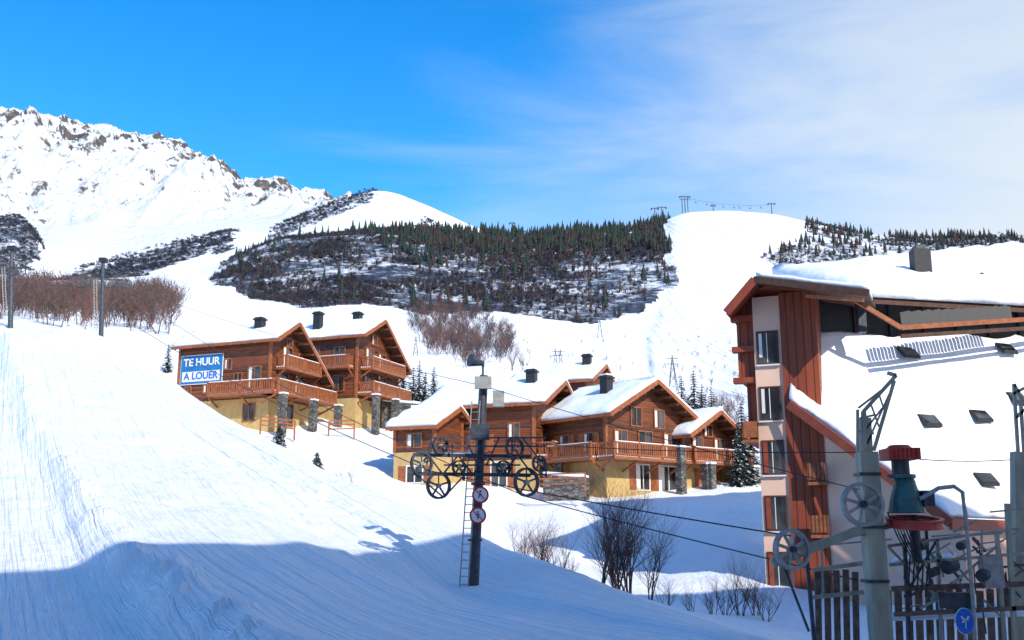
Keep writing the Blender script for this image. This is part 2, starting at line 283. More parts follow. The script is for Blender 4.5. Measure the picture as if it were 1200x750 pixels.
def np_mesh(name,V,F,mats,mi=None,smooth=False):
    me=bpy.data.meshes.new(name); k=F.shape[1]
    me.vertices.add(len(V)); me.vertices.foreach_set('co',np.ascontiguousarray(V,dtype=np.float32).ravel())
    me.loops.add(F.size); me.loops.foreach_set('vertex_index',np.ascontiguousarray(F,dtype=np.int32).ravel())
    me.polygons.add(len(F)); me.polygons.foreach_set('loop_start',np.arange(0,F.size,k,dtype=np.int32))
    for m in mats: me.materials.append(MATS[m])
    if mi is not None: me.polygons.foreach_set('material_index',np.asarray(mi,dtype=np.int32))
    me.polygons.foreach_set('use_smooth',np.full(len(F),smooth))
    me.update(calc_edges=True); o=bpy.data.objects.new(name,me); scene.collection.objects.link(o); return o
a,b2,c2=Vt[F[5000][0]],Vt[F[5000][1]],Vt[F[5000][2]]
if np.cross(b2-a,c2-a)[2]<0: F=F[:,::-1]
ground=np_mesh('snowy_terrain',Vt,F,['terrain_snow'],smooth=True)
for nm,arr in (('veg',veg),('rock',rock),('piste',piste),('far',far_),('mid',mid_),('groom',groomm)):
    at=ground.data.attributes.new(nm,'FLOAT','POINT'); at.data.foreach_set('value',arr.astype(np.float32).ravel())
# ------------------------------------------------------------ vegetation helpers
def conifer_t(rng,tiers=6,n=7,ragged=.35,width=.22):
    V=[];F=[]
    def tri(a,b,c): i=len(V); V.extend([a,b,c]); F.append((i,i+1,i+2))
    tri((-.015,0,0),(.015,0,0),(0,0,.3)); tri((0,-.015,0),(0,.015,0),(0,0,.3))
    for t in range(tiers):
        z0=.08+.8*t/tiers; z1=min(1,z0+1.9/tiers*(1-.4*t/tiers)); r=width*(1-t/tiers)**.85+.02; off=rng.random()*6
        for i in range(n):
            a0=off+i*2*math.pi/n; a1=a0+2*math.pi/n*.8; rr=r*(1-ragged*rng.random())
            tri((rr*math.cos(a0),rr*math.sin(a0),z0-rng.random()*.03),(rr*math.cos(a1),rr*math.sin(a1),z0-rng.random()*.03),(0,0,z1))
    return np.array(V),np.array(F)
def shrub_t(rng,n=14,spread=.45,wd=.02):
    V=[];F=[]
    for i in range(n):
        a=rng.random()*6.28; b=a+1.57+rng.normal()*.3; sp=spread*rng.random()**.6; h=.5+.5*rng.random()*(1-.4*sp)
        top=(sp*math.cos(a),sp*math.sin(a),h); bs=(.25*top[0],.25*top[1],0); k=len(V)
        md=(.75*top[0],.75*top[1],h*.45); ww=wd*(1+rng.random())
        V+= [bs,(md[0]+ww*math.cos(b),md[1]+ww*math.sin(b),md[2]),top,(md[0]-ww*math.cos(b),md[1]-ww*math.sin(b),md[2])]
        F+= [(k,k+1,k+2),(k,k+2,k+3)]
        for q in range(2):
            f=.4+.5*rng.random(); s=(top[0]*f,top[1]*f,h*f); a2=rng.random()*6.28; l=.12+.15*rng.random(); k=len(V)
            V+=[s,(s[0]+l*math.cos(a2)+.02,s[1]+l*math.sin(a2),s[2]+l*.8),(s[0]+l*math.cos(a2)-.02,s[1]+l*math.sin(a2)+.03,s[2]+l*.9)]; F.append((k,k+1,k+2))
    return np.array(V),np.array(F)
def twig_t(seed,lv=3,stems=3,wd=.011,spread=.35):
    rng=random.Random(seed); V=[];F=[]
    def grow(p,d,l,r,lev):
        for i in range(2):
            d=(d+Vector((rng.gauss(0,.16),rng.gauss(0,.16),rng.uniform(0,.12)))).normalized(); q=p+d*l/2
            a=d.cross(Vector((rng.gauss(0,1),rng.gauss(0,1),rng.gauss(0,1)))).normalized()*r; k=len(V)
            V.extend([tuple(p-a),tuple(p+a),tuple(q+a*.8),tuple(q-a*.8)]); F.extend([(k,k+1,k+2),(k,k+2,k+3)])
            if lev>0:
                for _ in range(2): grow(q,(d+Vector((rng.gauss(0,.5),rng.gauss(0,.5),rng.uniform(-.1,.4)))).normalized(),l*rng.uniform(.5,.75),r*.72,lev-1)
            p=q
    for s in range(stems):
        a=rng.random()*6.28; sp=spread*rng.random(); grow(Vector((.03*math.cos(a),.03*math.sin(a),0)),Vector((sp*math.cos(a),sp*math.sin(a),1)).normalized(),rng.uniform(.4,.6),wd,lv)
    V=np.array(V); V/=V[:,2].max(); return V,np.array(F)
def scatter(name,temps,pts,sizes,mats,mi_of):
    VV=[];FF=[];MI=[];o=0
    for i,(p,s) in enumerate(zip(pts,sizes)):
        t=random.randrange(len(temps)); V,F=temps[t]; a=random.random()*6.28; ca,sa=math.cos(a),math.sin(a)
        W=np.stack([(V[:,0]*ca-V[:,1]*sa)*s[0]+p[0],(V[:,0]*sa+V[:,1]*ca)*s[0]+p[1],V[:,2]*s[1]+p[2]],1)
        VV.append(W); FF.append(F+o); MI.append(np.full(len(F),mi_of(i))); o+=len(V)
    return np_mesh(name,np.concatenate(VV),np.concatenate(FF),mats,np.concatenate(MI))
dA=RG*np.gradient(RG)[1]*np.gradient(PH)[0]
def sample(mask,n,wt=None,sink=.3):
    p=(mask*dA*(1 if wt is None else wt)).ravel(); p=np.clip(p,0,None)/p.sum(); ii=RNG.choice(p.size,n,p=p)
    j,k=np.unravel_index(ii,X.shape); ph=phi[j]+RNG.normal(size=n)*.0006; r_=RR[k]*(1+RNG.normal(size=n)*.004)
    return [(r_[i]*math.sin(ph[i]),r_[i]*math.cos(ph[i]),Z[j[i],k[i]]-sink) for i in range(n)]
shr=[shrub_t(RNG) for _ in range(8)]; con=[conifer_t(RNG) for _ in range(6)]; lar=[conifer_t(RNG,5,5,.7,.2) for _ in range(5)]
twg=[twig_t(i,2,4) for i in range(8)]; twb=[twig_t(i+40,3,2) for i in range(6)]
dens=sm(-.25,.25,fbm(X/55,Y/55,4,101))
pts=sample(hill,15000,.14+dens); scatter('hillside_shrubs',shr,pts,[(random.uniform(3,6.5),random.uniform(2.2,5)) for _ in pts],['twig_dark','twig_purple'],lambda i:0 if i%5 else 1)
topw=sm(325,268,V)*sm(430,520,U); dens2=sm(-.1,.25,fbm(X/35,Y/35,3,131))
pts=sample(hill,1250,topw*(.15+dens2)+.10*dens2); scatter('hillside_conifer_forest',con,pts,[((lambda h:(h*random.uniform(.6,1.0),h))(random.uniform(6,17))) for _ in pts],['needles'],lambda i:0)
pts=sample(hill,1200,topw*(.1+dens)+.09*sm(480,520,U)); scatter('hillside_larch_forest',lar,pts,[((lambda h:(h*.8,h))(random.uniform(6,13))) for _ in pts],['larch'],lambda i:0)
pts=sample(right,3000,.1+dens); scatter('ridge_shrubs',shr,pts,[(random.uniform(3,6),random.uniform(2,4)) for _ in pts],['twig_dark'],lambda i:0)
pts=sample(right,420,sm(312,262,V)*(.1+dens2)+.05); scatter('ridge_conifer_forest',con,pts,[((lambda h:(h*.9,h))(random.uniform(6,15))) for _ in pts],['needles','larch'],lambda i:i%2)
pts=sample(left|peak,5500); scatter('valley_shrubs',shr,pts,[(random.uniform(8,14),random.uniform(4,8)) for _ in pts],['twig_dark'],lambda i:0)
pts=sample(patch,620); scatter('bare_birch_grove',twb,pts,[((lambda h:(h,h))(random.uniform(4,9))) for _ in pts],['twig_purple','twig_red','twig_dark'],lambda i:i%3)
lw=inpoly([(-60,345),(60,338),(190,345),(208,365),(198,400),(130,395),(-60,375)],120,330)
pts=sample(lw,680); scatter('bare_woodland',twb,pts,[((lambda h:(h,h))(random.uniform(3.5,9))) for _ in pts],['twig_purple','twig_red','bark'],lambda i:i%3)
fld=inpoly([(560,395),(900,395),(900,470),(620,440)],200,600)
pts=sample(fld,80); scatter('field_shrubs',twg,pts,[(random.uniform(2,4),random.uniform(2,4)) for _ in pts],['twig_purple','twig_dark'],lambda i:i%2)
fl2=inpoly([(640,460),(700,430),(900,470),(900,540),(840,520)],120,280)
pts=sample(fl2,130); scatter('bare_thicket',twb,pts,[(random.uniform(2,5),random.uniform(2,5)) for _ in pts],['twig_red','bark','twig_purple'],lambda i:i%3)
# ------------------------------------------------------------ object builder
class Ob:
    def __init__(s,name,loc=(0,0,0),yaw=0):
        s.name=name; s.parts={}; s.loc=loc; s.yaw=yaw; s.extra=[]
    def add(s,part,mat,V,F,smooth=False):
        k=(part,mat,smooth); P_=s.parts.setdefault(k,([],[])); o=len(P_[0]); P_[0].extend([tuple(v) for v in V]); P_[1].extend([tuple(i+o for i in f) for f in F])
    def box(s,part,mat,x,y,z):
        V=[(a,b,c) for c in z for b in y for a in x]
        s.add(part,mat,V,[(0,2,3,1),(4,5,7,6),(0,1,5,4),(2,6,7,3),(0,4,6,2),(1,3,7,5)])
    def beam(s,part,mat,p0,p1,wx,wz=None):
        p0=Vector(p0);p1=Vector(p1); d=(p1-p0).normalized(); up=Vector((0,0,1)) if abs(d.z)<.95 else Vector((0,1,0))
        a=d.cross(up).normalized(); b=a.cross(d).normalized(); wz=wz or wx
        V=[p+a*i*wx/2+b*j*wz/2 for p in (p0,p1) for i,j in ((-1,-1),(1,-1),(1,1),(-1,1))]
        s.add(part,mat,V,[(0,1,2,3),(7,6,5,4),(0,4,5,1),(1,5,6,2),(2,6,7,3),(3,7,4,0)])
    def tube(s,part,mat,pts,r,n=8,r2=None):
        pts=[Vector(p) for p in pts]; V=[];F=[]
        for i,p in enumerate(pts):
            d=(pts[min(i+1,len(pts)-1)]-pts[max(i-1,0)]).normalized(); up=Vector((0,0,1)) if abs(d.z)<.95 else Vector((0,1,0))
            a=d.cross(up).normalized(); b=a.cross(d); rr=r if r2 is None else r+(r2-r)*i/(len(pts)-1)
            V+=[p+(a*math.cos(2*math.pi*k/n)+b*math.sin(2*math.pi*k/n))*rr for k in range(n)]
        for i in range(len(pts)-1):
            F+=[(i*n+k,(i+1)*n+k,(i+1)*n+(k+1)%n,i*n+(k+1)%n) for k in range(n)]
        F+=[tuple(range(n)),tuple(reversed(range((len(pts)-1)*n,len(pts)*n)))]
        s.add(part,mat,V,F)
    def prism(s,part,mat,pts,off):
        off=Vector(off); n=len(pts); V=[Vector(p) for p in pts]+[Vector(p)+off for p in pts]
        s.add(part,mat,V,[tuple(range(n)),tuple(reversed(range(n,2*n)))]+[(i,i+n,(i+1)%n+n,(i+1)%n) for i in range(n)])
    def wheel(s,part,mat,c,ax,R,w=.1,spokes=6,hubmat=None,tr=None):
        c=Vector(c); ax=Vector(ax).normalized(); up=Vector((0,0,1)) if abs(ax.z)<.9 else Vector((1,0,0)); a=ax.cross(up).normalized(); b=a.cross(ax); tr=tr or R*.16; n=28
        prof=[(R-tr,-w/2),(R,-w/2),(R-tr*.4,-w*.12),(R-tr*.4,w*.12),(R,w/2),(R-tr,w/2)]; V=[];F=[];m=len(prof)
        for i in range(n):
            t=2*math.pi*i/n; d=a*math.cos(t)+b*math.sin(t)
            V+=[c+d*q+ax*h for q,h in prof]
        for i in range(n):
            j=(i+1)%n; F+=[(i*m+k,i*m+(k+1)%m,j*m+(k+1)%m,j*m+k) for k in range(m)]
        s.add(part,mat,V,F); s.tube(part+'_hub',hubmat or mat,[c-ax*w*.8,c+ax*w*.8],R*.16,10)
        for i in range(spokes):
            t=2*math.pi*i/spokes+.3; d=a*math.cos(t)+b*math.sin(t); s.beam(part+'_spokes',mat,c+d*R*.1,c+d*(R-tr*.8),R*.09,w*.5)
    def snow(s,part,A,B,C,D,thick=.4,nx=14,ny=10,left=None,amp=.25,seed=0,mat='snow'):
        A,B,C,D=[Vector(p) for p in (A,B,C,D)]; V=[];F=[]
        PL=[];E_=[]
        for j in range(ny+1):
            fj=j/ny
            l=A.lerp(D,fj) if left is None else left(fj); r=B.lerp(C,fj)
            for i in range(nx+1):
                fi=i/nx; p=l.lerp(r,fi); e=min(1,min(fi,1-fi)*nx)*min(1,min(fj,1-fj)*ny); PL.append(p); E_.append(e)
        ns=fbm(np.array([p.x*.6+seed for p in PL]),np.array([p.y*.6+p.z for p in PL]),3,7)
        top=[p+Vector((0,0,1))*(thick*(.55+.45*e)+amp*thick*float(q)) for p,e,q in zip(PL,E_,ns)]
        n=(nx+1)*(ny+1); V=top+PL
        for j in range(ny):
            for i in range(nx):
                a=j*(nx+1)+i; F.append((a,a+1,a+nx+2,a+nx+1)); F.append((n+a,n+a+nx+1,n+a+nx+2,n+a+1))
        for i in range(nx): F+=[(i,n+i,n+i+1,i+1)]; q=ny*(nx+1)+i; F+=[(q+1,n+q+1,n+q,q)]
        for j in range(ny): q=j*(nx+1); F+=[(q+nx+1,n+q+nx+1,n+q,q)]; q+=nx; F+=[(q,n+q,n+q+nx+1,q+nx+1)]
        s.add(part,mat,V,F,True)
    def finish(s):
        keys=list(s.parts); 
        if len(keys)==1: par=None
        else:
            par=bpy.data.objects.new(s.name,None); par.empty_display_size=.5; scene.collection.objects.link(par); par.location=s.loc; par.rotation_euler=(0,0,s.yaw)
        used={}
        for (part,mat,smt) in keys:
            V,F=s.parts[(part,mat,smt)]; nm=s.name if par is None else (part if part not in used else part+'_'+mat); used[part]=1
            me=bpy.data.meshes.new(nm); me.from_pydata(V,[],F); me.materials.append(MATS[mat]); me.validate()
            if smt: me.polygons.foreach_set('use_smooth',[True]*len(me.polygons))
            o=bpy.data.objects.new(nm,me); scene.collection.objects.link(o)
            if par: o.parent=par
            else: o.location=s.loc; o.rotation_euler=(0,0,s.yaw)
        for o in s.extra: o.parent=par
        return par
    def text(s,txt,mat,loc,rot,size,name='lettering'):
        cu=bpy.data.curves.new(name,'FONT'); cu.body=txt; cu.size=size; cu.align_x='CENTER'; cu.align_y='CENTER'; cu.extrude=.01; cu.offset=size*.02; cu.materials.append(MATS[mat])
        o=bpy.data.objects.new(name,cu); scene.collection.objects.link(o); o.location=loc; o.rotation_euler=rot; s.extra.append(o)
# ------------------------------------------------------------ chalets
def chalet(name,u,v,D,al,Lc,W,h,rf,hr,hf,base=2.4,bal=(),win=(),pil=(),chim=(),basemat='plaster_ochre',ox=1.3,oy=.8,banner=False,snowt=.42,z0=None):
    p=P(u,v,D); o=Ob(name,p,math.radians(al)); 
    yr=rf*W
    prof=[(0,base),(0,h),(yr,hr),(W,hf),(W,base)]
    o.prism('walls','wood_wall',[(0,y,z) for y,z in prof],(-Lc,0,0))
    o.box('base_walls',basemat,(-Lc-.06,.06),(-.06,W+.06),(-4,base))
    for z in [base+.05]+[b for b in np.arange(base+2.6,h-.6,2.6)]:
        o.box('floor_beams','wood_dark',(-Lc-.05,.07),(-.07,-.01),(z,z+.2)); o.box('floor_beams','wood_dark',(.01,.08),(-.07,W+.05),(z,z+.2))
    for (x,y) in ((.0,0),(-Lc,0),(0,W)): o.box('corner_posts','wood_trim',(x-.13,x+.12),(y-.12,y+.13),(base,(h if y==0 else hf)-.1))
    sn=(hr-h)/max(yr,.1); sf=(hr-hf)/(W-yr); x0,x1=-Lc-.5,ox
    zn=h-oy*sn; zf=hf-oy*sf; t=.2
    for (ya,za,yb,zb,nm) in ((-oy,zn,yr,hr,'n'),(W+oy,zf,yr,hr,'f')):
        o.prism('roof','wood_dark',[(x0,ya,za+.03),(x1,ya,za+.03),(x1,yb,zb+.03),(x0,yb,zb+.03)],(0,0,t))
        o.beam('bargeboards','wood_trim',(x1+.04,ya,za+.1),(x1+.04,yb,zb+.1),.07,.34)
        o.beam('eave_boards','wood_trim',(x0,ya,za+.1),(x1,ya,za+.1),.07,.22)
        o.snow('roof_snow',(x0,ya*1.0,za+t+.04),(x1,ya,za+t+.04),(x1,yb,zb+t+.04),(x0,yb,zb+t+.04),snowt,22,10,seed=u,amp=.5)
        n=int(abs(yb-ya)/1.1)
        for i in range(n+1):
            f=(i+.4)/(n+1); o.box('purlins','wood_trim',(-.1,x1-.05),(ya+(yb-ya)*f-.09,ya+(yb-ya)*f+.09),(za+(zb-za)*f-.22,za+(zb-za)*f+.02))
        for i in range(int(Lc/.9)):
            xx=x0+.4+i*.9; d=.8*(1 if yb>ya else -1); o.beam('rafters','wood_trim',(xx,ya+.05*d,za-.05+.05*sn),(xx,ya+d,za-.05+.8*(sn if yb>ya else sf)),.1,.14)
    o.beam('ridge_snow_cap','snow',(x0,yr,hr+t+.22),(x1-.05,yr,hr+t+.22),.5,.3)
    def pt(face,s,out,z): return (s,-out,z) if face=='E' else (out,s,z)
    def fb(part,mat,face,s0,s1,o0,o1,z0_,z1):
        if face=='E': o.box(part,mat,(s0,s1),(-o1,-o0),(z0_,z1))
        else: o.box(part,mat,(o0,o1),(s0,s1),(z0_,z1))
    for (face,s,z,ww,wh,shut) in win:
        fb('window_glass','glass',face,s-ww/2,s+ww/2,.02,.075,z,z+wh)
        for (a,b_,c,d) in ((s-ww/2-.1,s-ww/2,z-.1,z+wh+.1),(s+ww/2,s+ww/2+.1,z-.1,z+wh+.1),(s-ww/2,s+ww/2,z+wh,z+wh+.1),(s-ww/2,s+ww/2,z-.1,z),(s-.04,s+.04,z,z+wh)):
            fb('window_frames','wood_trim' if shut<2 else 'plaster_white',face,a,b_,.02,.12,c,d)
        if random.random()<.6: fb('curtains','plaster_white',face,s-ww/2+.03,s-ww/2+ww*.28,.076,.082,z+.04,z+wh-.04)
        if shut: 
            for sg in (-1,1):
                e=s+sg*(ww/2+.12+ww/4); fb('shutters','wood_trim',face,e-ww/4,e+ww/4,.02,.09,z-.05,z+wh+.05)
    for (face,s0,s1,z,dep) in bal:
        fb('balcony_floors','wood_trim',face,s0,s1,.09,dep,z-.22,z)
        fb('balcony_snow','snow',face,s0+.05,s1-.05,.1,dep-.1,z+.004,z+.12)
        fb('balcony_rails','wood_trim',face,s0,s1,dep-.1,dep,z+.98,z+1.1); fb('balcony_rails','wood_trim',face,s0,s1,dep-.09,dep-.01,z+.12,z+.22)
        fb('rail_snow','snow',face,s0+.02,s1-.02,dep-.09,dep-.01,z+1.103,z+1.16)
        n=int((s1-s0)/.24)
        for i in range(n+1):
            q=s0+(s1-s0)*i/n; fb('balusters','wood_trim' ,face,q-.06,q+.06,dep-.07,dep-.03,z+.05,z+1.0)
        for e in (s0,s1-.1):
            fb('balcony_rails','wood_trim',face,e,e+.1,.1,dep-.1,z+.98,z+1.1)
            m_=int(dep/.24)
            for i in range(1,m_): fb('balusters','wood_trim',face,e+.03,e+.07,.1+(dep-.1)*i/m_-.06,.1+(dep-.1)*i/m_+.06,z+.05,z+1.0)
        k=max(1,int((s1-s0)/2.6))
        for i in range(k+1):
            q=s0+.06+(s1-s0-.12)*i/k; fb('balcony_posts','wood_trim',face,q-.08,q+.08,dep-.2,dep-.0,z-.05,z+1.2); 
            o.beam('brackets','wood_trim',pt(face,q,.05,z-1.0),pt(face,q,dep-.2,z-.24),.14)
    for (x,y,zt) in pil:
        o.box('stone_pillars','stone',(x-.3,x+.3),(y-.3,y+.3),(-4,zt)); o.box('pillar_snow','snow',(x-.34,x+.34),(y-.34,y+.34),(zt+.003,zt+.14))
    for (x,y,zt) in chim:
        o.box('chimney','black_metal',(x-.4,x+.4),(y-.35,y+.35),(hr-2.2,zt)); o.box('chimney_cap','snow',(x-.42,x+.42),(y-.38,y+.38),(zt+.003,zt+.12)); o.box('chimney','black_metal',(x-.52,x+.52),(y-.47,y+.47),(zt-.25,zt-.12))
    if banner:
        o.box('banner_panel','banner_cyan',(-Lc+.3,-Lc+5.0),(-.16,-.1),(4.1,6.75)); o.box('banner_panel_border','white_paint',(-Lc+.22,-Lc+5.08),(-.13,-.08),(4.02,6.83))
        o.text('TE HUUR','white_paint',(-Lc+2.65,-.18,6.1),(math.pi/2,0,0),1.0); 
        o.box('banner_strip','white_paint',(-Lc+.5,-Lc+4.8),(-.18,-.165),(4.3,5.25)); o.text('A LOUER','sign_blue',(-Lc+2.65,-.2,4.8),(math.pi/2,0,0),.95)
    return o.finish()
chalet('wooden_chalet',313,497,92,-22,10.2,8,7.9,.32,9.5,5.0,2.4,
  bal=[('E',-5.6,1.6,2.75,1.6),('G',-1.4,8.4,2.75,2.0),('G',.8,6.6,5.3,1.3)],
  win=[('E',-4.6,5.3,.7,.9,0),('E',-3.4,3.4,.8,1.4,0),('E',-1.6,3.4,1.3,1.9,0),('E',-6.8,3.2,.8,.7,0),('E',-9,3.2,.6,.6,0),('G',2,3.0,1.5,2,0),('G',4.8,3.0,1.5,2,0),('G',2.6,5.6,1.4,1.8,0),('G',5,5.6,1.0,1.5,0),('G',2.8,7.6,.8,.7,0),('E',-2,.4,1.2,1.5,0),('G',3,.2,1.6,1.9,0)],
  pil=[(2.2,-.9,2.5),(2.2,4,2.5),(2.3,8.2,2.5)],chim=[(-2.2,1.2,10.2)],banner=True)
chalet('wooden_chalet',416,492,101,-22,9.5,8.5,8.6,.4,10.4,6.4,2.2,
  bal=[('G',.2,8.2,2.7,1.9),('G',.6,7.6,5.3,1.5),('E',-7,-.3,5.3,1.2)],
  win=[('E',-2,5.7,1.2,1.7,0),('E',-5,5.7,1.2,1.7,0),('E',-2,3,1.2,1.5,0),('G',2.2,3.0,1.4,2,0),('G',5,3.0,1.4,2,0),('G',2.4,5.7,1.4,1.8,0),('G',5,5.7,1.4,1.6,0),('G',3.3,8.1,.9,.9,0)],
  pil=[(2.1,.4,2.4),(2.1,4.4,2.4),(2.1,8.2,2.4)],chim=[(-5.5,1.2,11.6),(-2.2,3.6,11.8)])
chalet('wooden_chalet',626,574,82,-22,9.6,8.5,7.0,.5,9.0,6.6,2.4,
  bal=[('G',.3,8,2.7,1.6)],
  win=[('E',-7.6,3.2,1.0,1.3,1),('E',-4.6,3.2,1.0,1.3,1),('E',-1.7,4.2,.9,1.1,0),('E',-6.5,.5,1.1,1.3,2),('E',-3,.3,1.3,1.9,2),('G',2.5,3,1.4,1.9,0)],
  pil=[(1.9,.5,2.4)],chim=[(-1.4,3.2,10.2)])
chalet('lean_to_chalet',508,574,79,-22,3.4,5,4.9,.75,6.5,5.9,2.9,bal=[],win=[('E',-1.6,.6,1.3,1.2,2),('E',-1.7,3.3,1.2,1.0,0)],ox=.5,oy=.7)
chalet('wooden_chalet',688,520,98,-22,7.5,8,6.2,.5,8.0,6.0,1.5,win=[('E',-2,2.6,1,1.2,1)],chim=[(-1.0,3.5,9.3)],ox=.9)
chalet('wooden_chalet',711,575,79,-50,7.2,9.5,6.0,.5,8.6,5.9,2.3,
  bal=[('G',-1.0,9.8,2.5,1.9),('E',-5.2,-.2,2.5,1.5)],
  win=[('G',1.6,2.75,1.3,1.9,0),('G',4.4,2.75,1.5,2,0),('G',7.4,2.75,1.5,2,0),('G',3.4,5.2,1.1,1.4,0),('G',6.1,5.2,1.1,1.4,0),('E',-1.8,3.1,1,1.4,1),('E',-4.6,3.1,1,1.4,1),('G',4,.2,1.4,1.9,2),('G',7,.2,2.2,1.9,2)],
  pil=[(2.0,6.3,3.5),(2.0,9.4,2.3)],chim=[(-2.4,2.6,9.4)])
chalet('wooden_chalet',802,575,84,-50,6,6.5,4.6,.5,6.4,4.4,2.1,
  bal=[('G',-.5,7.0,2.3,1.7)],win=[('G',1.8,2.6,1.2,1.8,0),('G',4.6,2.6,1.2,1.8,0),('G',3.2,4.6,.9,.9,0),('G',3,.2,1.6,1.6,2)],
  pil=[(1.8,1.2,2.1),(1.8,4.6,2.1),(1.8,6.8,2.1)],ox=1.5)
def fence(name,pts,mat='wood_trim',h=1.1):
    o=Ob(name)
    for (a,b_) in zip(pts[:-1],pts[1:]):
        a=Vector(a);b_=Vector(b_); n=max(1,int((b_-a).length/1.8))
        for i in range(n+1):
            q=a.lerp(b_,i/n); o.beam('posts',mat,q-Vector((0,0,.6)),q+Vector((0,0,h)),.12)
        for k in (.35,.7,1.0): o.beam('rails',mat,a+Vector((0,0,h*k)),b_+Vector((0,0,h*k)),.05,.11)
    return o.finish()
fence('wooden_fence',[P(305,503,88),P(345,508,88)]); fence('wooden_fence',[P(385,508,92),P(415,507,94)])
fence('wooden_fence',[P(630,574,76),P(686,572,75)])
o=Ob('stone_retaining_wall')
for i,(u0,u1,vt,vb,D) in enumerate(((448,497,470,492,105),(636,690,556,590,79))):
    a=P(u0,vt,D);b_=P(u1,vt+4,D-1); o.prism('wall','stone',[a,b_,(b_.x,b_.y,b_.z-4),(a.x,a.y,a.z-4)],(.1,.8,0)); o.snow('snow_cap',a,b_,b_+Vector((0.1,1.2,0)),a+Vector((.1,1.2,0)),.3,10,3)
o.finish()
# ------------------------------------------------------------ apartment building (right)
A=Vector((12.26,51,0)); o=Ob('apartment_building')
dx=Vector((.928,-.372,0)); dy=Vector((.372,.928,0))
def Q(s,y,z): return A+dx*s+dy*y+Vector((0,0,z))
def qbox(part,mat,s,y,z):
    V=[Q(a,b_,c) for c in z for b_ in y for a in s]; o.add(part,mat,V,[(0,2,3,1),(4,5,7,6),(0,1,5,4),(2,6,7,3),(0,4,6,2),(1,3,7,5)])
C=Q(2.95,0,0); E=Vector((19.6,45.5,0)); n_=Vector((.69,.72,0))
qbox('walls','plaster_beige',(0,1.75),(0,12),(-6,12.0))
qbox('timber_cladding','wood_vert',(1.35,3.1),(-.12,3),(-6,12.1))
Ct=Vector((C.x,C.y,6.3)); Et=Vector((E.x,E.y,.45))
o.prism('gable_wall','plaster_beige',[(C.x,C.y,-6),(E.x,E.y,-6),Et,Ct],n_*2)
o.prism('front_wall','plaster_beige',[(E.x+.05,E.y+.02,-6),E+n_*12+Vector((0,0,-6)),E+n_*12+Vector((0,0,.3)),(E.x+.05,E.y+.02,.3)],(-.72*1.5,.69*1.5,0))
Cp=P(925,467,50); Ep=P(1112,606,45); Gp=P(934,393,51.5); G2=P(1260,400,58); E2=P(1260,612,54)
o.beam('verge_boards','wood_red',Cp+Vector((-.1,-.2,-.3)),Ep+Vector((0,-.15,-.25)),.15,.42); o.beam('verge_boards','wood_red',Ep+Vector((0,-.1,-.3)),E2+Vector((0,-.1,-.3)),.15,.5)
def lft(f):
    l1=(Ep-Cp).length; l2=(Gp-Cp).length; q=f*(l1+l2)
    return Ep.lerp(Cp,q/l1) if q<l1 else Cp.lerp(Gp,(q-l1)/l2)
o.snow('lower_roof_snow',Ep,E2,G2,Gp,.42,56,44,left=lft,amp=.75,seed=3)
for (u,v_) in ((1055,418),(1080,495),(1140,488),(1172,412),(1185,470),(1148,562)):
    best=None
    for j in range(40):
        f=j/39; q=lft(f).lerp(E2.lerp(G2,f),max(.02,min(.98,(u-proj(*lft(f))[0])/(proj(*E2.lerp(G2,f))[0]-proj(*lft(f))[0]))))
        e=abs(proj(*(q+Vector((0,0,.4))))[1]-v_)
        if best is None or e<best[0]: best=(e,q)
    q=best[1]+Vector((0,-.12,.5)); sd_=Vector((.9,.43,0)); upv=Vector((-.3,.6,.75)).normalized()
    o.prism('roof_windows','glass',[q-sd_*.48-upv*.3,q+sd_*.48-upv*.3,q+sd_*.48+upv*.3,q-sd_*.48+upv*.3],(0,-.03,.1))
    o.beam('roof_window_frames','black_metal',q-sd_*.55-upv*.33,q+sd_*.55-upv*.33,.1,.16); o.beam('roof_window_frames','black_metal',q-sd_*.55+upv*.33,q+sd_*.55+upv*.33,.1,.16)
    for sg in (-1,1): o.beam('roof_window_frames','black_metal',q+sd_*.52*sg-upv*.33,q+sd_*.52*sg+upv*.33,.08,.16)
for v_ in (408,473,536,601,667):
    z=(P(900,v_,51).z)
    qbox('window_glass','glass',(.2,1.12),(-.03,.05),(z-.8,z+.75)); 
    for s0,s1,z0,z1 in ((.12,.2,z-.88,z+.83),(1.12,1.2,z-.88,z+.83),(.2,1.12,z+.75,z+.83),(.2,1.12,z-.88,z-.8)): qbox('window_frames','wood_dark',(s0,s1),(-.06,.04),(z0,z1))
    qbox('window_sill','plaster_white',(.08,1.24),(-.14,.03),(z-.96,z-.885))
    qbox('window_mullion','plaster_white',(.62,.66),(-.045,-.031),(z-.78,z+.73)); qbox('curtains','plaster_white',(.24,.4),(-.036,-.031),(z-.5,z+.72))
    if v_>500: qbox('shutters','wood_red',(.2,.42),(-.1,-.065),(z-.78,z+.73))
for v_ in (552,613): 
    z=P(945,v_,50).z; qbox('balconies','wood_trim',(2.3,3.15),(-.7,-.13),(z-.7,z-.55)); qbox('balconies','wood_trim',(2.3,3.15),(-.7,-.62),(z-.45,z+.35))
    for k in range(5): qbox('balconies','wood_dark',(2.35+k*.18,2.39+k*.18),(-.72,-.705),(z-.55,z+.35))
qbox('timber_wing','wood_vert',(-.9,-.02),(.4,9),(7.8,12.0)); qbox('timber_wing','wood_vert',(-.55,-.021),(.6,9),(4.6,7.8))
for z in (11.0,9.4,7.8): qbox('timber_beams','wood_red',(-1.15,0),(.1,.6),(z-.14,z+.14))
qbox('wing_balcony','wood_trim',(-.75,.0),(-.35,.6),(4.6,4.75)); qbox('wing_balcony','wood_trim',(-.75,.0),(-.35,-.27),(4.85,5.65)); qbox('wing_balcony','wood_trim',(-.75,-.67),(-.35,.6),(4.85,5.65))
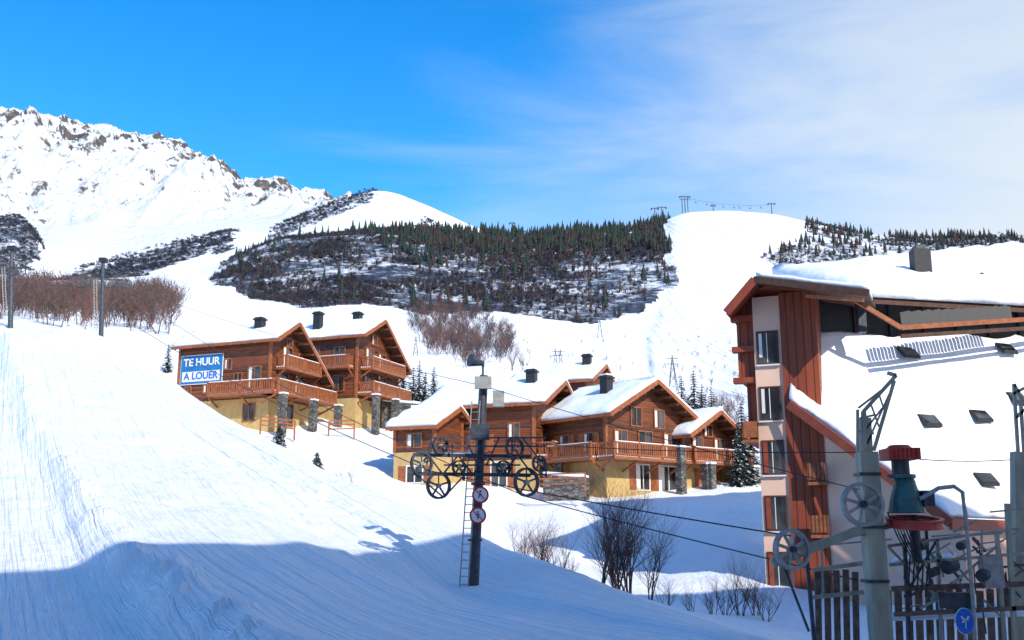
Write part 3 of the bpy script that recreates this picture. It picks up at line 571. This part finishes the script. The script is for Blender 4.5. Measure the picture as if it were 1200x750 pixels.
pl=P(851,368,50.2); pr=P(884,329,49.5); pe=P(1018,345,46.5); bk=dy*11
o.prism('upper_roof','wood_red',[pl,pr,pr+bk+Vector((0,0,.2)),pl+bk],(0,0,.22))
o.prism('upper_roof','wood_dark',[pr+Vector((.02,0,0)),pe,pe+bk+Vector((0,0,1.0)),pr+bk+Vector((.02,0,.2))],(0,0,.22))
o.snow('upper_snow_left',pr+Vector((.1,0,.23)),pe+Vector((0,0,.23)),pe+bk+Vector((0,0,1.3)),pr+bk+Vector((0,0,.5)),.4,18,8,seed=9)
o.snow('upper_snow_left',pl+Vector((0,0.1,.23)),pr+Vector((0,0.1,.23)),pr+bk+Vector((0,0,.45)),pl+bk+Vector((0,0,.25)),.15,5,8,seed=4)
o.beam('fascia','wood_red',pl+Vector((0,-.05,.05)),pr+Vector((0,-.05,.05)),.1,.42); o.beam('fascia','wood_dark',pr+Vector((0,-.05,.05)),pe+Vector((0,-.05,.05)),.1,.34)
o.prism('gable_infill','wood_vert',[Q(-.9,.38,11.9),Q(3.1,-.1,12.0),pr+dy*.9+Vector((.5,0,.0)),Q(-.9,.9,12.2)],(.05,.3,0))
o.beam('soffit_beam','wood_trim',P(945,347,48.5),P(1012,352,46.6),.2,.14)
w0=P(950,350,51.8); w1=P(1265,362,59.5)
o.prism('upper_storey_wall','black_metal',[(w0.x,w0.y,Gp.z-1),(w1.x,w1.y,G2.z-1),w1,w0],(.2,2,0))
f0=P(1002,352,49.5); f1=P(1056,384,50.2); f2=P(1265,370,56)
o.beam('dormer_fascia','wood_trim',f0,f1,.12,.22); o.beam('dormer_fascia','wood_trim',f1,f2,.12,.24); o.beam('dormer_fascia','wood_dark',f1+Vector((0,.1,-.42)),f2+Vector((0,.1,-.5)),.1,.2)
for i in range(34):
    q=f1.lerp(f2,.02+i*.0175); o.beam('snow_guard','black_metal',q+Vector((0,.2,.1)),q+Vector((.02,.35,.85+.1*(i%3)*.3)),.19,.05)
for i in range(9):
    q=w0.lerp(w1,.02+i*.12); o.beam('wall_battens','wood_dark' if i%2 else 'dark_steel',(q.x,q.y-.08,Gp.z-.5),(q.x,q.y-.08,q.z-.1),.1,.1)
o.snow('upper_roof_snow',P(1018,348,50.5),P(1265,362,57),P(1265,288,66),P(905,322,60),.75,34,14,seed=14,left=None,amp=.5)
o.prism('upper_deck','wood_dark',[P(1018,351,50.6),P(1265,366,57.1),P(1265,292,66)],(0,0,-.2)); o.prism('upper_deck','wood_dark',[P(1018,351,50.6),P(1265,292.1,66),P(905,326,60)],(0,0,-.2))
ch=P(1079,312,57); o.box('roof_chimney','black_metal',(ch.x-.48,ch.x+.48),(ch.y-.4,ch.y+.4),(ch.z-.6,ch.z+.95)); o.box('roof_chimney','dark_steel',(ch.x-.3,ch.x+.3),(ch.y-.3,ch.y+.3),(ch.z+.95,ch.z+1.2))
o.box('vent','dark_steel',(w0.x+2.0,w0.x+2.4),(w0.y-1.2,w0.y-.8),(Gp.z,Gp.z+1.6))
o.finish()
# ------------------------------------------------------------ hotel behind the camera
o=Ob('hotel_building'); hp=[(-60,-17),(12,-13),(17,-8),(22,9),(60,14),(60,-40),(-60,-40)]
o.prism('walls','plaster_beige',[(x,y,-5) for x,y in hp],(0,0,35.2)); o.prism('roof_snow','snow',[(x*1.0,y,30.22) for x,y in hp],(0,0,.4))
for (a,b_) in zip(hp[:4],hp[1:5]):
    a=Vector((*a,0));b_=Vector((*b_,0)); d=(b_-a).normalized(); nn=Vector((-d.y,d.x,0)); n=int((b_-a).length/3.2)
    for i in range(n):
        for f in range(10):
            q=a+d*(1.6+i*3.2)+Vector((0,0,f*3)); 
            if q.z>28: continue
            o.prism('windows','glass',[q-d*.7+nn*.03,q+d*.7+nn*.03,q+d*.7+nn*.03+Vector((0,0,1.5)),q-d*.7+nn*.03+Vector((0,0,1.5))],nn*.04)
            o.beam('window_sills','wood_trim',q-d*.85+nn*.1,q+d*.85+nn*.1,.2,.1)
o.finish()
# ------------------------------------------------------------ drag lift pylons
o=Ob('ski_lift_pylon')
D=36; b0=P(553,700,D); b1=P(567,440,D); ax=Vector((0.35,-.94,0)).normalized()
def PP(u,v,d=0): return P(u,v,D+d)
o.tube('mast','dark_steel',[b0-Vector((0,0,.6)),b1],.2,12,.15)
for f in (.25,.5,.75): q=b0.lerp(b1,f); o.tube('mast_flange','dark_steel',[q-Vector((0,0,.04)),q+Vector((0,0,.04))],.25,12)
a=b0+Vector((-.42,-.1,.3)); t=PP(553,470); 
o.tube('ladder','galv',[a,t],.022,6); o.tube('ladder','galv',[a+Vector((.3,-.12,0)),t+Vector((.3,-.12,0))],.022,6)
for i in range(24): f=(i+.5)/24; q=a.lerp(t,f); o.tube('ladder','galv',[q,q+Vector((.3,-.12,0))],.016,5)
o.box('concrete_foot','galv',(b0.x-.35,b0.x+.35),(b0.y-.4,b0.y+.4),(b0.z-.6,b0.z+.06))
o.box('control_box','galv',(PP(560,0).x,PP(578,0).x),(D-.4,D-.2),(PP(0,457).z,PP(0,443).z)); 
q=PP(581,469); o.box('lamp_box','galv',(q.x-.1,q.x+.3),(D-.3,D-.0),(q.z-.25,q.z+.3)); q=PP(562,505); o.box('junction_box','dark_steel',(q.x-.3,q.x+.35),(D-.4,D-.15),(q.z-.35,q.z+.2))
o.tube('horn','dark_steel',[PP(566,442),PP(566,428),PP(556,424)],.05,8); o.tube('horn','dark_steel',[PP(566,426,-.1),PP(551,422,-.4)],.08,10,.24)
for dv in (0,22):
    o.beam('crossarm','dark_steel',PP(484,545+dv-12,-.15),PP(622,545+dv-10,-.15),.12,.12)
for k in range(8):
    u0=484+k*17.5; o.beam('crossarm_lattice','dark_steel',PP(u0,533 if k%2 else 556,-.15),PP(u0+17.5,556 if k%2 else 534,-.15),.06)
for (u0,v0,u1,v1) in ((505,513,640,513),(505,513,500,545),(545,513,560,545),(612,513,640,548),(585,513,570,545),(478,548,520,583),(590,556,640,556),(640,548,640,560),(520,583,545,556),(505,523,640,523),(520,545,610,545),(530,513,530,545),(600,513,600,560)):
    o.beam('service_platform','dark_steel',PP(u0,v0,-.4),PP(u1,v1,-.4),.055)
for (u,v,r,dd_) in ((494,543,.42,-.5),(514,569,.46,-.5),(516,522,.30,-.3),(617,565,.50,-.5),(603,525,.36,-.45),(632,543,.28,-.4),(590,549,.28,-.35),(538,548,.26,-.35)):
    o.wheel('sheave','dark_steel',PP(u,v,dd_),ax+Vector((.25,0,.0)),r,.12,5,'galv'); o.tube('sheave_axle','galv',[PP(u,v,dd_-.1),PP(u,v,.1)],.05,6)
o.beam('crossarm_snow','snow',PP(490,531,-.1),PP(555,531,-.1),.2,.1)
for (u,v,kind) in ((563,580,0),(560,604,1)):
    q=PP(u,v,-.36)
    def disc(part,mat,r,off,rx=1): 
        V=[q+Vector((math.cos(t)*r,off,math.sin(t)*r)) for t in np.linspace(0,2*math.pi,28,endpoint=False)]; o.prism(part,mat,V,(0,-.012,0))
    disc('prohibition_sign','sign_red',.29,0); disc('sign_face','white_paint',.225,-.02)
    def bar(mat,x0,z0,x1,z1,w_,off):
        d=Vector((x1-x0,0,z1-z0)).normalized(); nv=Vector((-d.z,0,d.x))*w_/2; a=q+Vector((x0,off,z0)); b_=q+Vector((x1,off,z1)); o.prism('pictogram' if mat!='sign_red' else 'sign_slash',mat,[a-nv,b_-nv,b_+nv,a+nv],(0,-.006,0))
    if kind==0: bar('sign_black',-.07,-.1,.0,.05,.03,-.04); bar('sign_black',0,.05,.08,-.1,.025,-.047); bar('sign_black',-.03,.12,.03,.12,.06,-.054)
    else: bar('sign_black',0,-.13,0,.06,.04,-.04); bar('sign_black',-.08,.03,.08,.03,.025,-.047); bar('sign_black',-.025,.11,.025,.11,.05,-.054)
    bar('sign_red',-.16,.16,.16,-.16,.03,-.062)
o.finish()
def small_pylon(name,u,vb,vt,D,arm,yaw=0):
    o=Ob(name); b0=P(u,vb,D); g=gz(b0.x,b0.y); t=P(u+4,vt,D); o.tube('mast','dark_steel',[(b0.x,b0.y,g-.6),t],.22,10,.14)
    z=t.z-1.6; cdx=Vector((1,.25,0)).normalized()
    o.beam('crossarm','dark_steel',Vector((t.x,t.y,z))-cdx*arm[0],Vector((t.x,t.y,z))+cdx*arm[1],.16,.16); o.beam('crossarm','dark_steel',Vector((t.x,t.y,z-.6))-cdx*arm[0]*.8,Vector((t.x,t.y,z-.6))+cdx*arm[1]*.8,.1,.1)
    for s in (-arm[0],-arm[0]+.7,arm[1]-.7,arm[1]): o.wheel('sheave','dark_steel',Vector((t.x,t.y-.2,z-.35))+cdx*s,(.3,-1,0),.38,.12,5)
    for s in (-arm[0],arm[1]): o.beam('stay','dark_steel',(t.x,t.y,t.z-.3),Vector((t.x,t.y,z))+cdx*s,.07)
    o.box('lamp','black_metal',(t.x-.3,t.x+.3),(t.y-.3,t.y+.3),(t.z-.1,t.z+.25)); o.tube('ladder','galv',[(b0.x-.35,b0.y-.2,g+1),(t.x-.35,t.y-.2,z)],.03,5); o.tube('ladder','galv',[(b0.x-.6,b0.y-.2,g+1),(t.x-.6,t.y-.2,z)],.03,5)
    for i in range(18): zz=g+1+(z-g-1)*i/18; xx=b0.x+(t.x-b0.x)*i/18; o.tube('ladder','galv',[(xx-.35,b0.y-.2,zz),(xx-.6,b0.y-.2,zz)],.02,4)
    return o.finish()
small_pylon('ski_lift_pylon',117,420,306,86,(1.9,2.2)); small_pylon('ski_lift_pylon',10,412,292,84,(1.7,1.0))
def cable(pts,r=.022,sags=(.3,)):
    o=Ob('lift_cable'); out_=[]
    for k,(a,b_) in enumerate(zip(pts[:-1],pts[1:])):
        n=14; sg=sags[min(k,len(sags)-1)]
        for i in range(n): f=i/n; out_.append(a.lerp(b_,f)-Vector((0,0,sg*4*f*(1-f))))
    out_.append(pts[-1]); o.tube('cable','black_metal',out_,r,5); o.finish()
cable([P(-60,300,110),P(101,338,86),PP(505,552,-.5),P(927,628,24)],.018,(.4,.9,.06)); cable([P(-60,320,110),P(145,337,86),PP(617,582,-.5),P(1005,680,25.5)],.018,(.4,.9,.04))
cable([PP(603,518,-.4),P(1010,530,24.5),P(1195,538,26)],.013,(.12,)); cable([P(118,318,86),PP(566,452),P(1012,575,24)],.012,(.7,.1))
# ------------------------------------------------------------ lift bottom station
o=Ob('drag_lift_station'); S=24
def W(u,v,d=0): return P(u,v,S+d)
o.beam('main_post','post_paint',(W(1018,540).x,S,-3),W(1015,530),.42,.42)
o.beam('main_post','post_paint',W(1015,530),W(1013,490),.24,.24)
for zz in (-1,.2,1.4): o.box('post_bands','dark_steel',(W(1016,560).x-.24,W(1016,560).x+.26),(S-.24,S+.24),(zz,zz+.07))
for (u0,v0,u1,v1,wd) in ((1013,530,1012,482,.1),(1012,482,1050,440,.08),(1024,528,1048,446,.07),(1006,478,1040,452,.05),(1013,505,1034,478,.04),(1016,520,1042,462,.04),(1005,480,1005,530,.06),(1050,440,1040,437,.08),(1008,490,1026,486,.05),(1006,505,1024,508,.05),(1020,472,1030,500,.035),(1030,462,1036,480,.035)):
    o.beam('top_bracket','post_paint',W(u0,v0,-.1),W(u1,v1,-.1),wd)
o.wheel('rope_wheel','galv',W(1011,591,-.5),(.15,-1,.05),.50,.14,8,'dark_steel'); o.tube('rope_wheel_axle','dark_steel',[W(1011,591,-.6),W(1014,591,0)],.07,8)
o.wheel('rope_wheel','galv',W(928,644,-.3),(.35,-1,.05),.46,.14,8,'dark_steel')
o.beam('wheel_arm','post_paint',W(905,660,-.1),W(1015,618,-.1),.16,.2); o.beam('wheel_arm','post_paint',W(928,644,-.15),W(1060,612,.1),.08,.12)
o.beam('wheel_arm_strut','dark_steel',W(945,650),W(955,760),.08); o.beam('wheel_arm_strut','dark_steel',W(915,655),W(948,740),.05)
q=W(1054,531,0); o.box('motor','red_paint',(q.x-.36,q.x+.36),(S-.35,S+.35),(q.z-.16,q.z+.10)); o.tube('motor_cap','red_paint',[q+Vector((0,0,.1)),q+Vector((0,0,.18))],.3,16,.22)
for k in range(7): o.box('motor_fins','red_paint',(q.x-.34+k*.1,q.x-.30+k*.1),(S-.39,S-.35),(q.z-.14,q.z+.08))
o.tube('motor_neck','dark_steel',[q-Vector((0,0,.16)),q-Vector((0,0,.5))],.2,14); o.tube('motor_flange','teal_paint',[q-Vector((0,0,.5)),q-Vector((0,0,.58))],.32,16)
g=W(1061,578); o.tube('gearbox','teal_paint',[g+Vector((0,0,.4)),g+Vector((0,0,.1)),g-Vector((0,0,.1)),g-Vector((0,0,.45))],.2,16,.42)
for zz in (.28,.05,-.15): o.tube('gearbox_ribs','teal_paint',[g+Vector((0,0,zz)),g+Vector((0,0,zz-.05))],.36-.12*(zz+.15)/.43,16)
o.box('gearbox_oil_box','dark_steel',(g.x+.3,g.x+.55),(g.y-.3,g.y),(g.z-.3,g.z+.05))
g=W(1071,612); o.wheel('drive_pulley','red_paint',g,(0.0,-.15,1),.66,.2,8,'dark_steel'); o.tube('drive_pulley_disc','rust',[g-Vector((0,0,.04)),g+Vector((0,0,.04))],.5,24)
o.tube('pulley_shaft','dark_steel',[g,g-Vector((0,0,.9))],.12,10)
o.tube('hoop_pipe','galv',[W(1078,585,-.3),W(1100,572,-.3),W(1118,570,-.3),W(1128,577,-.3),W(1131,600,-.3),W(1140,700,-.3),W(1143,760,-.3)],.05,8)
rg=random.Random(5)
for (u0,v0,u1,v1,wd,m_) in ((1040,640,1205,618,.07,'galv'),(1042,662,1205,648,.07,'post_paint'),(1045,690,1205,684,.12,'rust'),(1048,720,1205,712,.1,'rust'),(1060,640,1066,760,.08,'dark_steel'),(1098,632,1104,760,.07,'galv'),(1168,625,1178,760,.08,'post_paint'),
    (1040,640,1098,700,.05,'galv'),(1098,632,1060,700,.05,'dark_steel'),(1110,690,1168,640,.05,'galv'),(1120,655,1150,640,.04,'galv'),(1085,620,1090,690,.06,'dark_steel'),(1140,640,1196,700,.04,'dark_steel'),(1180,590,1190,760,.1,'post_paint'),(1150,618,1152,690,.04,'galv'),(1160,600,1205,596,.04,'galv')):
    o.beam('machine_frame',m_,W(u0,v0,.3),W(u1,v1,.3),wd)
for k in range(44):
    u=rg.uniform(1035,1185); v_=rg.uniform(622,715); a=rg.choice([(30,-4),(4,34),(22,22),(26,-16),(3,24)]); o.beam('machine_rods',rg.choice(['galv','dark_steel','rust','post_paint']),W(u,v_,rg.uniform(.2,1.2)),W(u+a[0]*rg.uniform(.6,1.2),v_+a[1]*rg.uniform(.6,1.2),rg.uniform(.2,1.2)),rg.uniform(.025,.06))
for u in range(1040,1210,12): o.beam('slat_fence','rust',W(u,690+rg.uniform(-3,3),1.5),W(u+3,765,1.5),.17,.04)
for u in range(958,1012,11): o.beam('slat_fence','rust',W(u,668+rg.uniform(-3,3),1.6),W(u+2,765,1.6),.15,.04)
o.beam('platform_edge','post_paint',W(952,668,1.5),W(1012,660,1.5),.06,.1); o.beam('platform_edge','post_paint',W(952,700,1.5),W(1012,694,1.5),.06,.1); o.beam('platform_edge','galv',W(952,640,1.5),W(1045,632,1.5),.04); o.beam('platform_edge','galv',W(962,640,1.5),W(965,700,1.5),.05)
for (u,v,r) in ((1075,640,.13),(1110,665,.16),(1090,672,.1),(1125,640,.1),(1150,675,.14)):
    a=W(u,v,.0); o.tube('rollers','dark_steel',[a,a+Vector((.25,.25,.05))],r,14)
q=W(1160,668,.2); o.box('control_cabinet','galv',(q.x-.2,q.x+.25),(q.y-.15,q.y+.15),(q.z-.4,q.z+.3)); q=W(1122,705,0); o.box('winch_box','dark_steel',(q.x-.3,q.x+.3),(q.y-.15,q.y+.25),(q.z-.15,q.z+.2))
for k in range(6):
    a=W(1040+k*5,600+k*4,-.2); o.tube('hoses','black_metal',[a,a+Vector((.15,-.05,-.5)),a+Vector((.35,0,-.9)),a+Vector((.3,.1,-1.5))],.02,5)
o.beam('rear_post','post_paint',W(1195,770,1.5),W(1193,530,1.5),.28,.28)
for (u0,v0,u1,v1) in ((1193,530,1188,450),(1200,530,1196,470),(1188,450,1215,500),(1186,462,1200,455),(1190,490,1200,480)): o.beam('rear_post_bracket','post_paint',W(u0,v0,1.5),W(u1,v1,1.5),.07)
o.snow('platform_snow',W(1045,728,1.0),W(1210,722,1.0),W(1210,706,2.6),W(1045,710,2.6),.15,16,5,amp=.8)
o.snow('platform_snow',W(1045,660,.5),W(1120,655,.5),W(1120,650,1.2),W(1045,655,1.2),.08,8,3,amp=.8)
o.finish()
o=Ob('pedestrian_direction_sign'); q=P(1131,728,22.5)
V=[q+Vector((math.cos(t)*.19,0,math.sin(t)*.26)) for t in np.linspace(0,6.28,28,endpoint=False)]; o.prism('disc','sign_blue',V,(0,.02,0))
V=[q+Vector((math.cos(t)*.2,.021,math.sin(t)*.275)) for t in np.linspace(0,6.28,28,endpoint=False)]; o.prism('rim','white_paint',V,(0,.02,0))
for a,b_,w_ in (((0,-.0,-.14),(0,0,.04),.05),((-.07,0,-.02),(.07,0,.04),.03),((0,0,.0),(-.08,0,.1),.035),((0,0,.0),(.08,0,.1),.035)):
    o.beam('pictogram','white_paint',q+Vector(a)+Vector((0,-.012,0)),q+Vector(b_)+Vector((0,-.012,0)),.012,w_)
o.tube('pole','galv',[q+Vector((0,.06,.25)),(q.x,q.y+.06,-3)],.03,8); o.finish()
# ------------------------------------------------------------ far lift pylons and masts
def far_T(name,u,vb,h,D,arm=4,double=False):
    o=Ob(name); b=P(u,vb,D); z=gz(b.x,b.y); o.tube('mast','dark_steel',[(b.x,b.y,z-1),(b.x,b.y,z+h)],.6,6,.5)
    o.beam('crossarm','dark_steel',(b.x-arm,b.y,z+h),(b.x+arm,b.y,z+h),.9,.9)
    for s in (-arm,arm): o.beam('sheave_train','dark_steel',(b.x+s,b.y-2,z+h-.9),(b.x+s,b.y+2,z+h-.9),1.6,.9)
    if double: o.tube('mast','dark_steel',[(b.x+3.4,b.y,z-1),(b.x+3.4,b.y,z+h)],.5,6); o.tube('mast','dark_steel',[(b.x-3.4,b.y,z-1),(b.x-3.4,b.y,z+h)],.5,6); o.beam('crossarm','dark_steel',(b.x-arm,b.y,z+h-4),(b.x+arm,b.y,z+h-4),.6,.6)
    o.finish(); return (b.x,b.y,z+h)
t1=far_T('chairlift_pylon',803,249,22,1175,6,True); t2=far_T('chairlift_pylon',776,262,18,1150,5); t3=far_T('chairlift_pylon',905,258,14,1195,4); t4=far_T('chairlift_pylon',768,268,20,1145,4); far_T('chairlift_pylon',836,250,8,1195,2.5); far_T('chairlift_pylon',600,277,16,1150,3)
o=Ob('chairlift_chairs'); a=Vector(t1)+Vector((0,0,-1)); b_=Vector(t3)+Vector((0,0,-1))
pts=[a.lerp(b_,i/16)-Vector((0,0,5*4*(i/16)*(1-i/16))) for i in range(17)]; o.tube('rope','black_metal',pts,.12,4)
for i in (2,4,5,7,9,10,12,14):
    q=pts[i]; o.beam('hangers','black_metal',q,q-Vector((0,0,3)),.18); o.box('seats','dark_steel',(q.x-1.1,q.x+1.1),(q.y-.4,q.y+.4),(q.z-4.0,q.z-3)); 
o.finish()
def lattice(name,u,vb,h,D):
    o=Ob(name); b=P(u,vb,D); z=gz(b.x,b.y); w_=h*.12
    for sx_ in (-1,1):
        for sy in (-1,1): o.beam('legs','dark_steel',(b.x+sx_*w_,b.y+sy*w_,z-.5),(b.x,b.y,z+h),h*.016)
    for k in range(4):
        z0=z+h*k*.22;z1=z+h*(k+1)*.22; w0_=w_*(1-k*.22); w1_=w_*(1-(k+1)*.22); o.beam('bracing','dark_steel',(b.x-w0_,b.y-w0_,z0),(b.x+w1_,b.y-w1_,z1),h*.01); o.beam('bracing','dark_steel',(b.x+w0_,b.y-w0_,z0),(b.x-w1_,b.y-w1_,z1),h*.01)
    for zz in (.75,.9): o.beam('arms','dark_steel',(b.x-h*.16,b.y,z+h*zz),(b.x+h*.16,b.y,z+h*zz),h*.016)
    o.finish()
for u,vb,h,D in ((651,428,8,300),(657,428,8,304),(789,458,11,300),(703,395,11,520),(487,418,6,290)): lattice('power_line_mast',u,vb,h,D)
# ------------------------------------------------------------ near trees
def conifer(name,u,vb,D,h,wd=.2):
    b=P(u,vb,D); z=gz(b.x,b.y)-.2
    rng=random.Random(int(u*7+vb)); o=Ob(name,(b.x,b.y,z)); o.tube('trunk','bark',[(0,0,-.3),(0,0,h*.95)],h*.018,6,.02)
    VV=[];FF=[];SV=[];SF=[]
    lev=int(12+h*2)
    for i in range(lev):
        f=i/lev; zz=h*(.07+.9*f); r=h*wd*(1-f)**.8+.08; nb=int(8+5*(1-f))
        for k in range(nb):
            a=rng.random()*6.28; rr=r*rng.uniform(.6,1.1); dr=rr*rng.uniform(.25,.5)
            d=Vector((math.cos(a),math.sin(a),0)); sdv=Vector((-d.y,d.x,0)); segs=4
            for j in range(segs):
                f0=j/segs; f1=(j+1.25)/segs; p0=d*rr*f0+Vector((0,0,zz-dr*f0)); p1=d*rr*f1+Vector((0,0,zz-dr*f1))
                wd_=rr*.24*(1.1-f0)+.03
                for sg in (-1,1):
                    tip=p0.lerp(p1,.9)+sdv*sg*wd_+Vector((0,0,rng.uniform(-.12,.04))); n0=len(VV); VV+= [p0,p1,tip]; FF.append((n0,n0+1,n0+2))
                    if rng.random()<.10: 
                        n1=len(SV); up=Vector((0,0,.04)); SV+=[p0+up,p1+up,tip+up]; SF.append((n1,n1+1,n1+2))
    o.add('foliage','needles',VV,FF); o.add('snow_on_branches','snow',SV,SF); o.finish()
for u,vb,D,h in ((462,468,118,6.4),(472,470,116,7.4),(484,474,112,6.6),(498,474,112,6.2),(455,462,122,5.6),(491,470,120,7),(508,470,125,6),(600,470,120,5.5),(705,452,150,9.0),(716,454,150,7.4),(692,450,165,8),(745,462,160,7),(800,500,125,8.5),(815,500,112,9.6),(824,500,110,8),(835,505,118,7.5),(872,560,86,7.4),(866,565,84,5.0),(882,560,88,6.6),(198,405,120,3.8),(515,380,500,7)): conifer('pine_tree',u,vb,D,h)
conifer('fir_sapling',326,532,66,1.6,.3); conifer('fir_sapling',371,548,62,1.2,.35)
def bare(name,x,y,h,seed,spread=.5,stems=5,lv=4,mat='bark'):
    rng=random.Random(seed); z=gz(x,y)-.1; o=Ob(name,(x,y,z)); VV=[];FF=[]
    def seg(p0,p1,r0,r1):
        d=(p1-p0).normalized(); a=d.cross(Vector((.3,.5,.8))).normalized(); b=a.cross(d); n0=len(VV)
        for p,r in ((p0,r0),(p1,r1)):
            for k in range(3): t=k*2.094; VV.append(p+(a*math.cos(t)+b*math.sin(t))*r)
        for k in range(3): FF.append((n0+k,n0+(k+1)%3,n0+3+(k+1)%3,n0+3+k))
    def grow(p,d,l,r,lev):
        n=3
        for i in range(n):
            d=(d+Vector((rng.gauss(0,.12),rng.gauss(0,.12),rng.uniform(0,.1)))).normalized(); q=p+d*l/n; seg(p,q,r,r*.8); r*=.8
            if lev>0:
                for _ in range(rng.choice((1,1,2))):
                    dd_=(d+Vector((rng.gauss(0,.55),rng.gauss(0,.55),rng.uniform(-.1,.35)))).normalized(); grow(q,dd_,l*rng.uniform(.5,.72),r*.65,lev-1)
            p=q
    for s in range(stems):
        a=rng.random()*6.28; sp=spread*rng.random(); grow(Vector((.1*math.cos(a),.1*math.sin(a),0)),Vector((sp*math.cos(a),sp*math.sin(a),1)).normalized(),h*rng.uniform(.45,.65),.009*h+.005,lv)
    o.add('branches',mat,VV,FF); o.finish()
for i,(u,v_,D,h,st) in enumerate(((612,640,48,2.2,6),(632,648,47,2.6,7),(655,655,47,2.4,6),(640,640,52,2.2,5),(672,645,50,1.8,5),(705,688,38,3.1,5),(722,692,38,4.2,7),(738,694,38,4.0,7),(760,690,39,2.9,5),(728,680,44,3.0,5),(780,690,42,1.6,5),(810,698,42,1.2,5),(835,700,42,1.4,6),(850,704,41,1.6,6),(868,705,41,2.1,7),(885,706,41,1.9,6),(897,712,40,1.5,6),(405,556,64,2.2,5),(395,552,65,1.6,5),(415,558,64,1.3,5),(292,520,78,1.8,6),(300,522,78,1.4,6),(285,512,79,1.3,5),(513,612,62,1.2,6),(520,610,62,1.0,6),(610,620,58,1.2,6))):
    p=P(u,v_,D); bare('bare_shrub',p.x,p.y,h,i*13+1,.6,st,4 if h>2 else 3,'bark' if i%3 else 'twig_red')
for i,(u,v_,D,h) in enumerate(((600,425,290,9),(615,425,280,8),(548,405,330,9),(560,410,330,8),(530,405,350,8),(755,455,260,6),(830,500,150,5),(848,505,150,6),(858,510,140,5),(690,450,220,4),(648,480,160,3.5))):
    p=P(u,v_,D); bare('bare_tree',p.x,p.y,h,i*17+5,.5,5,4,'twig_red')
print('done',len(bpy.data.objects))
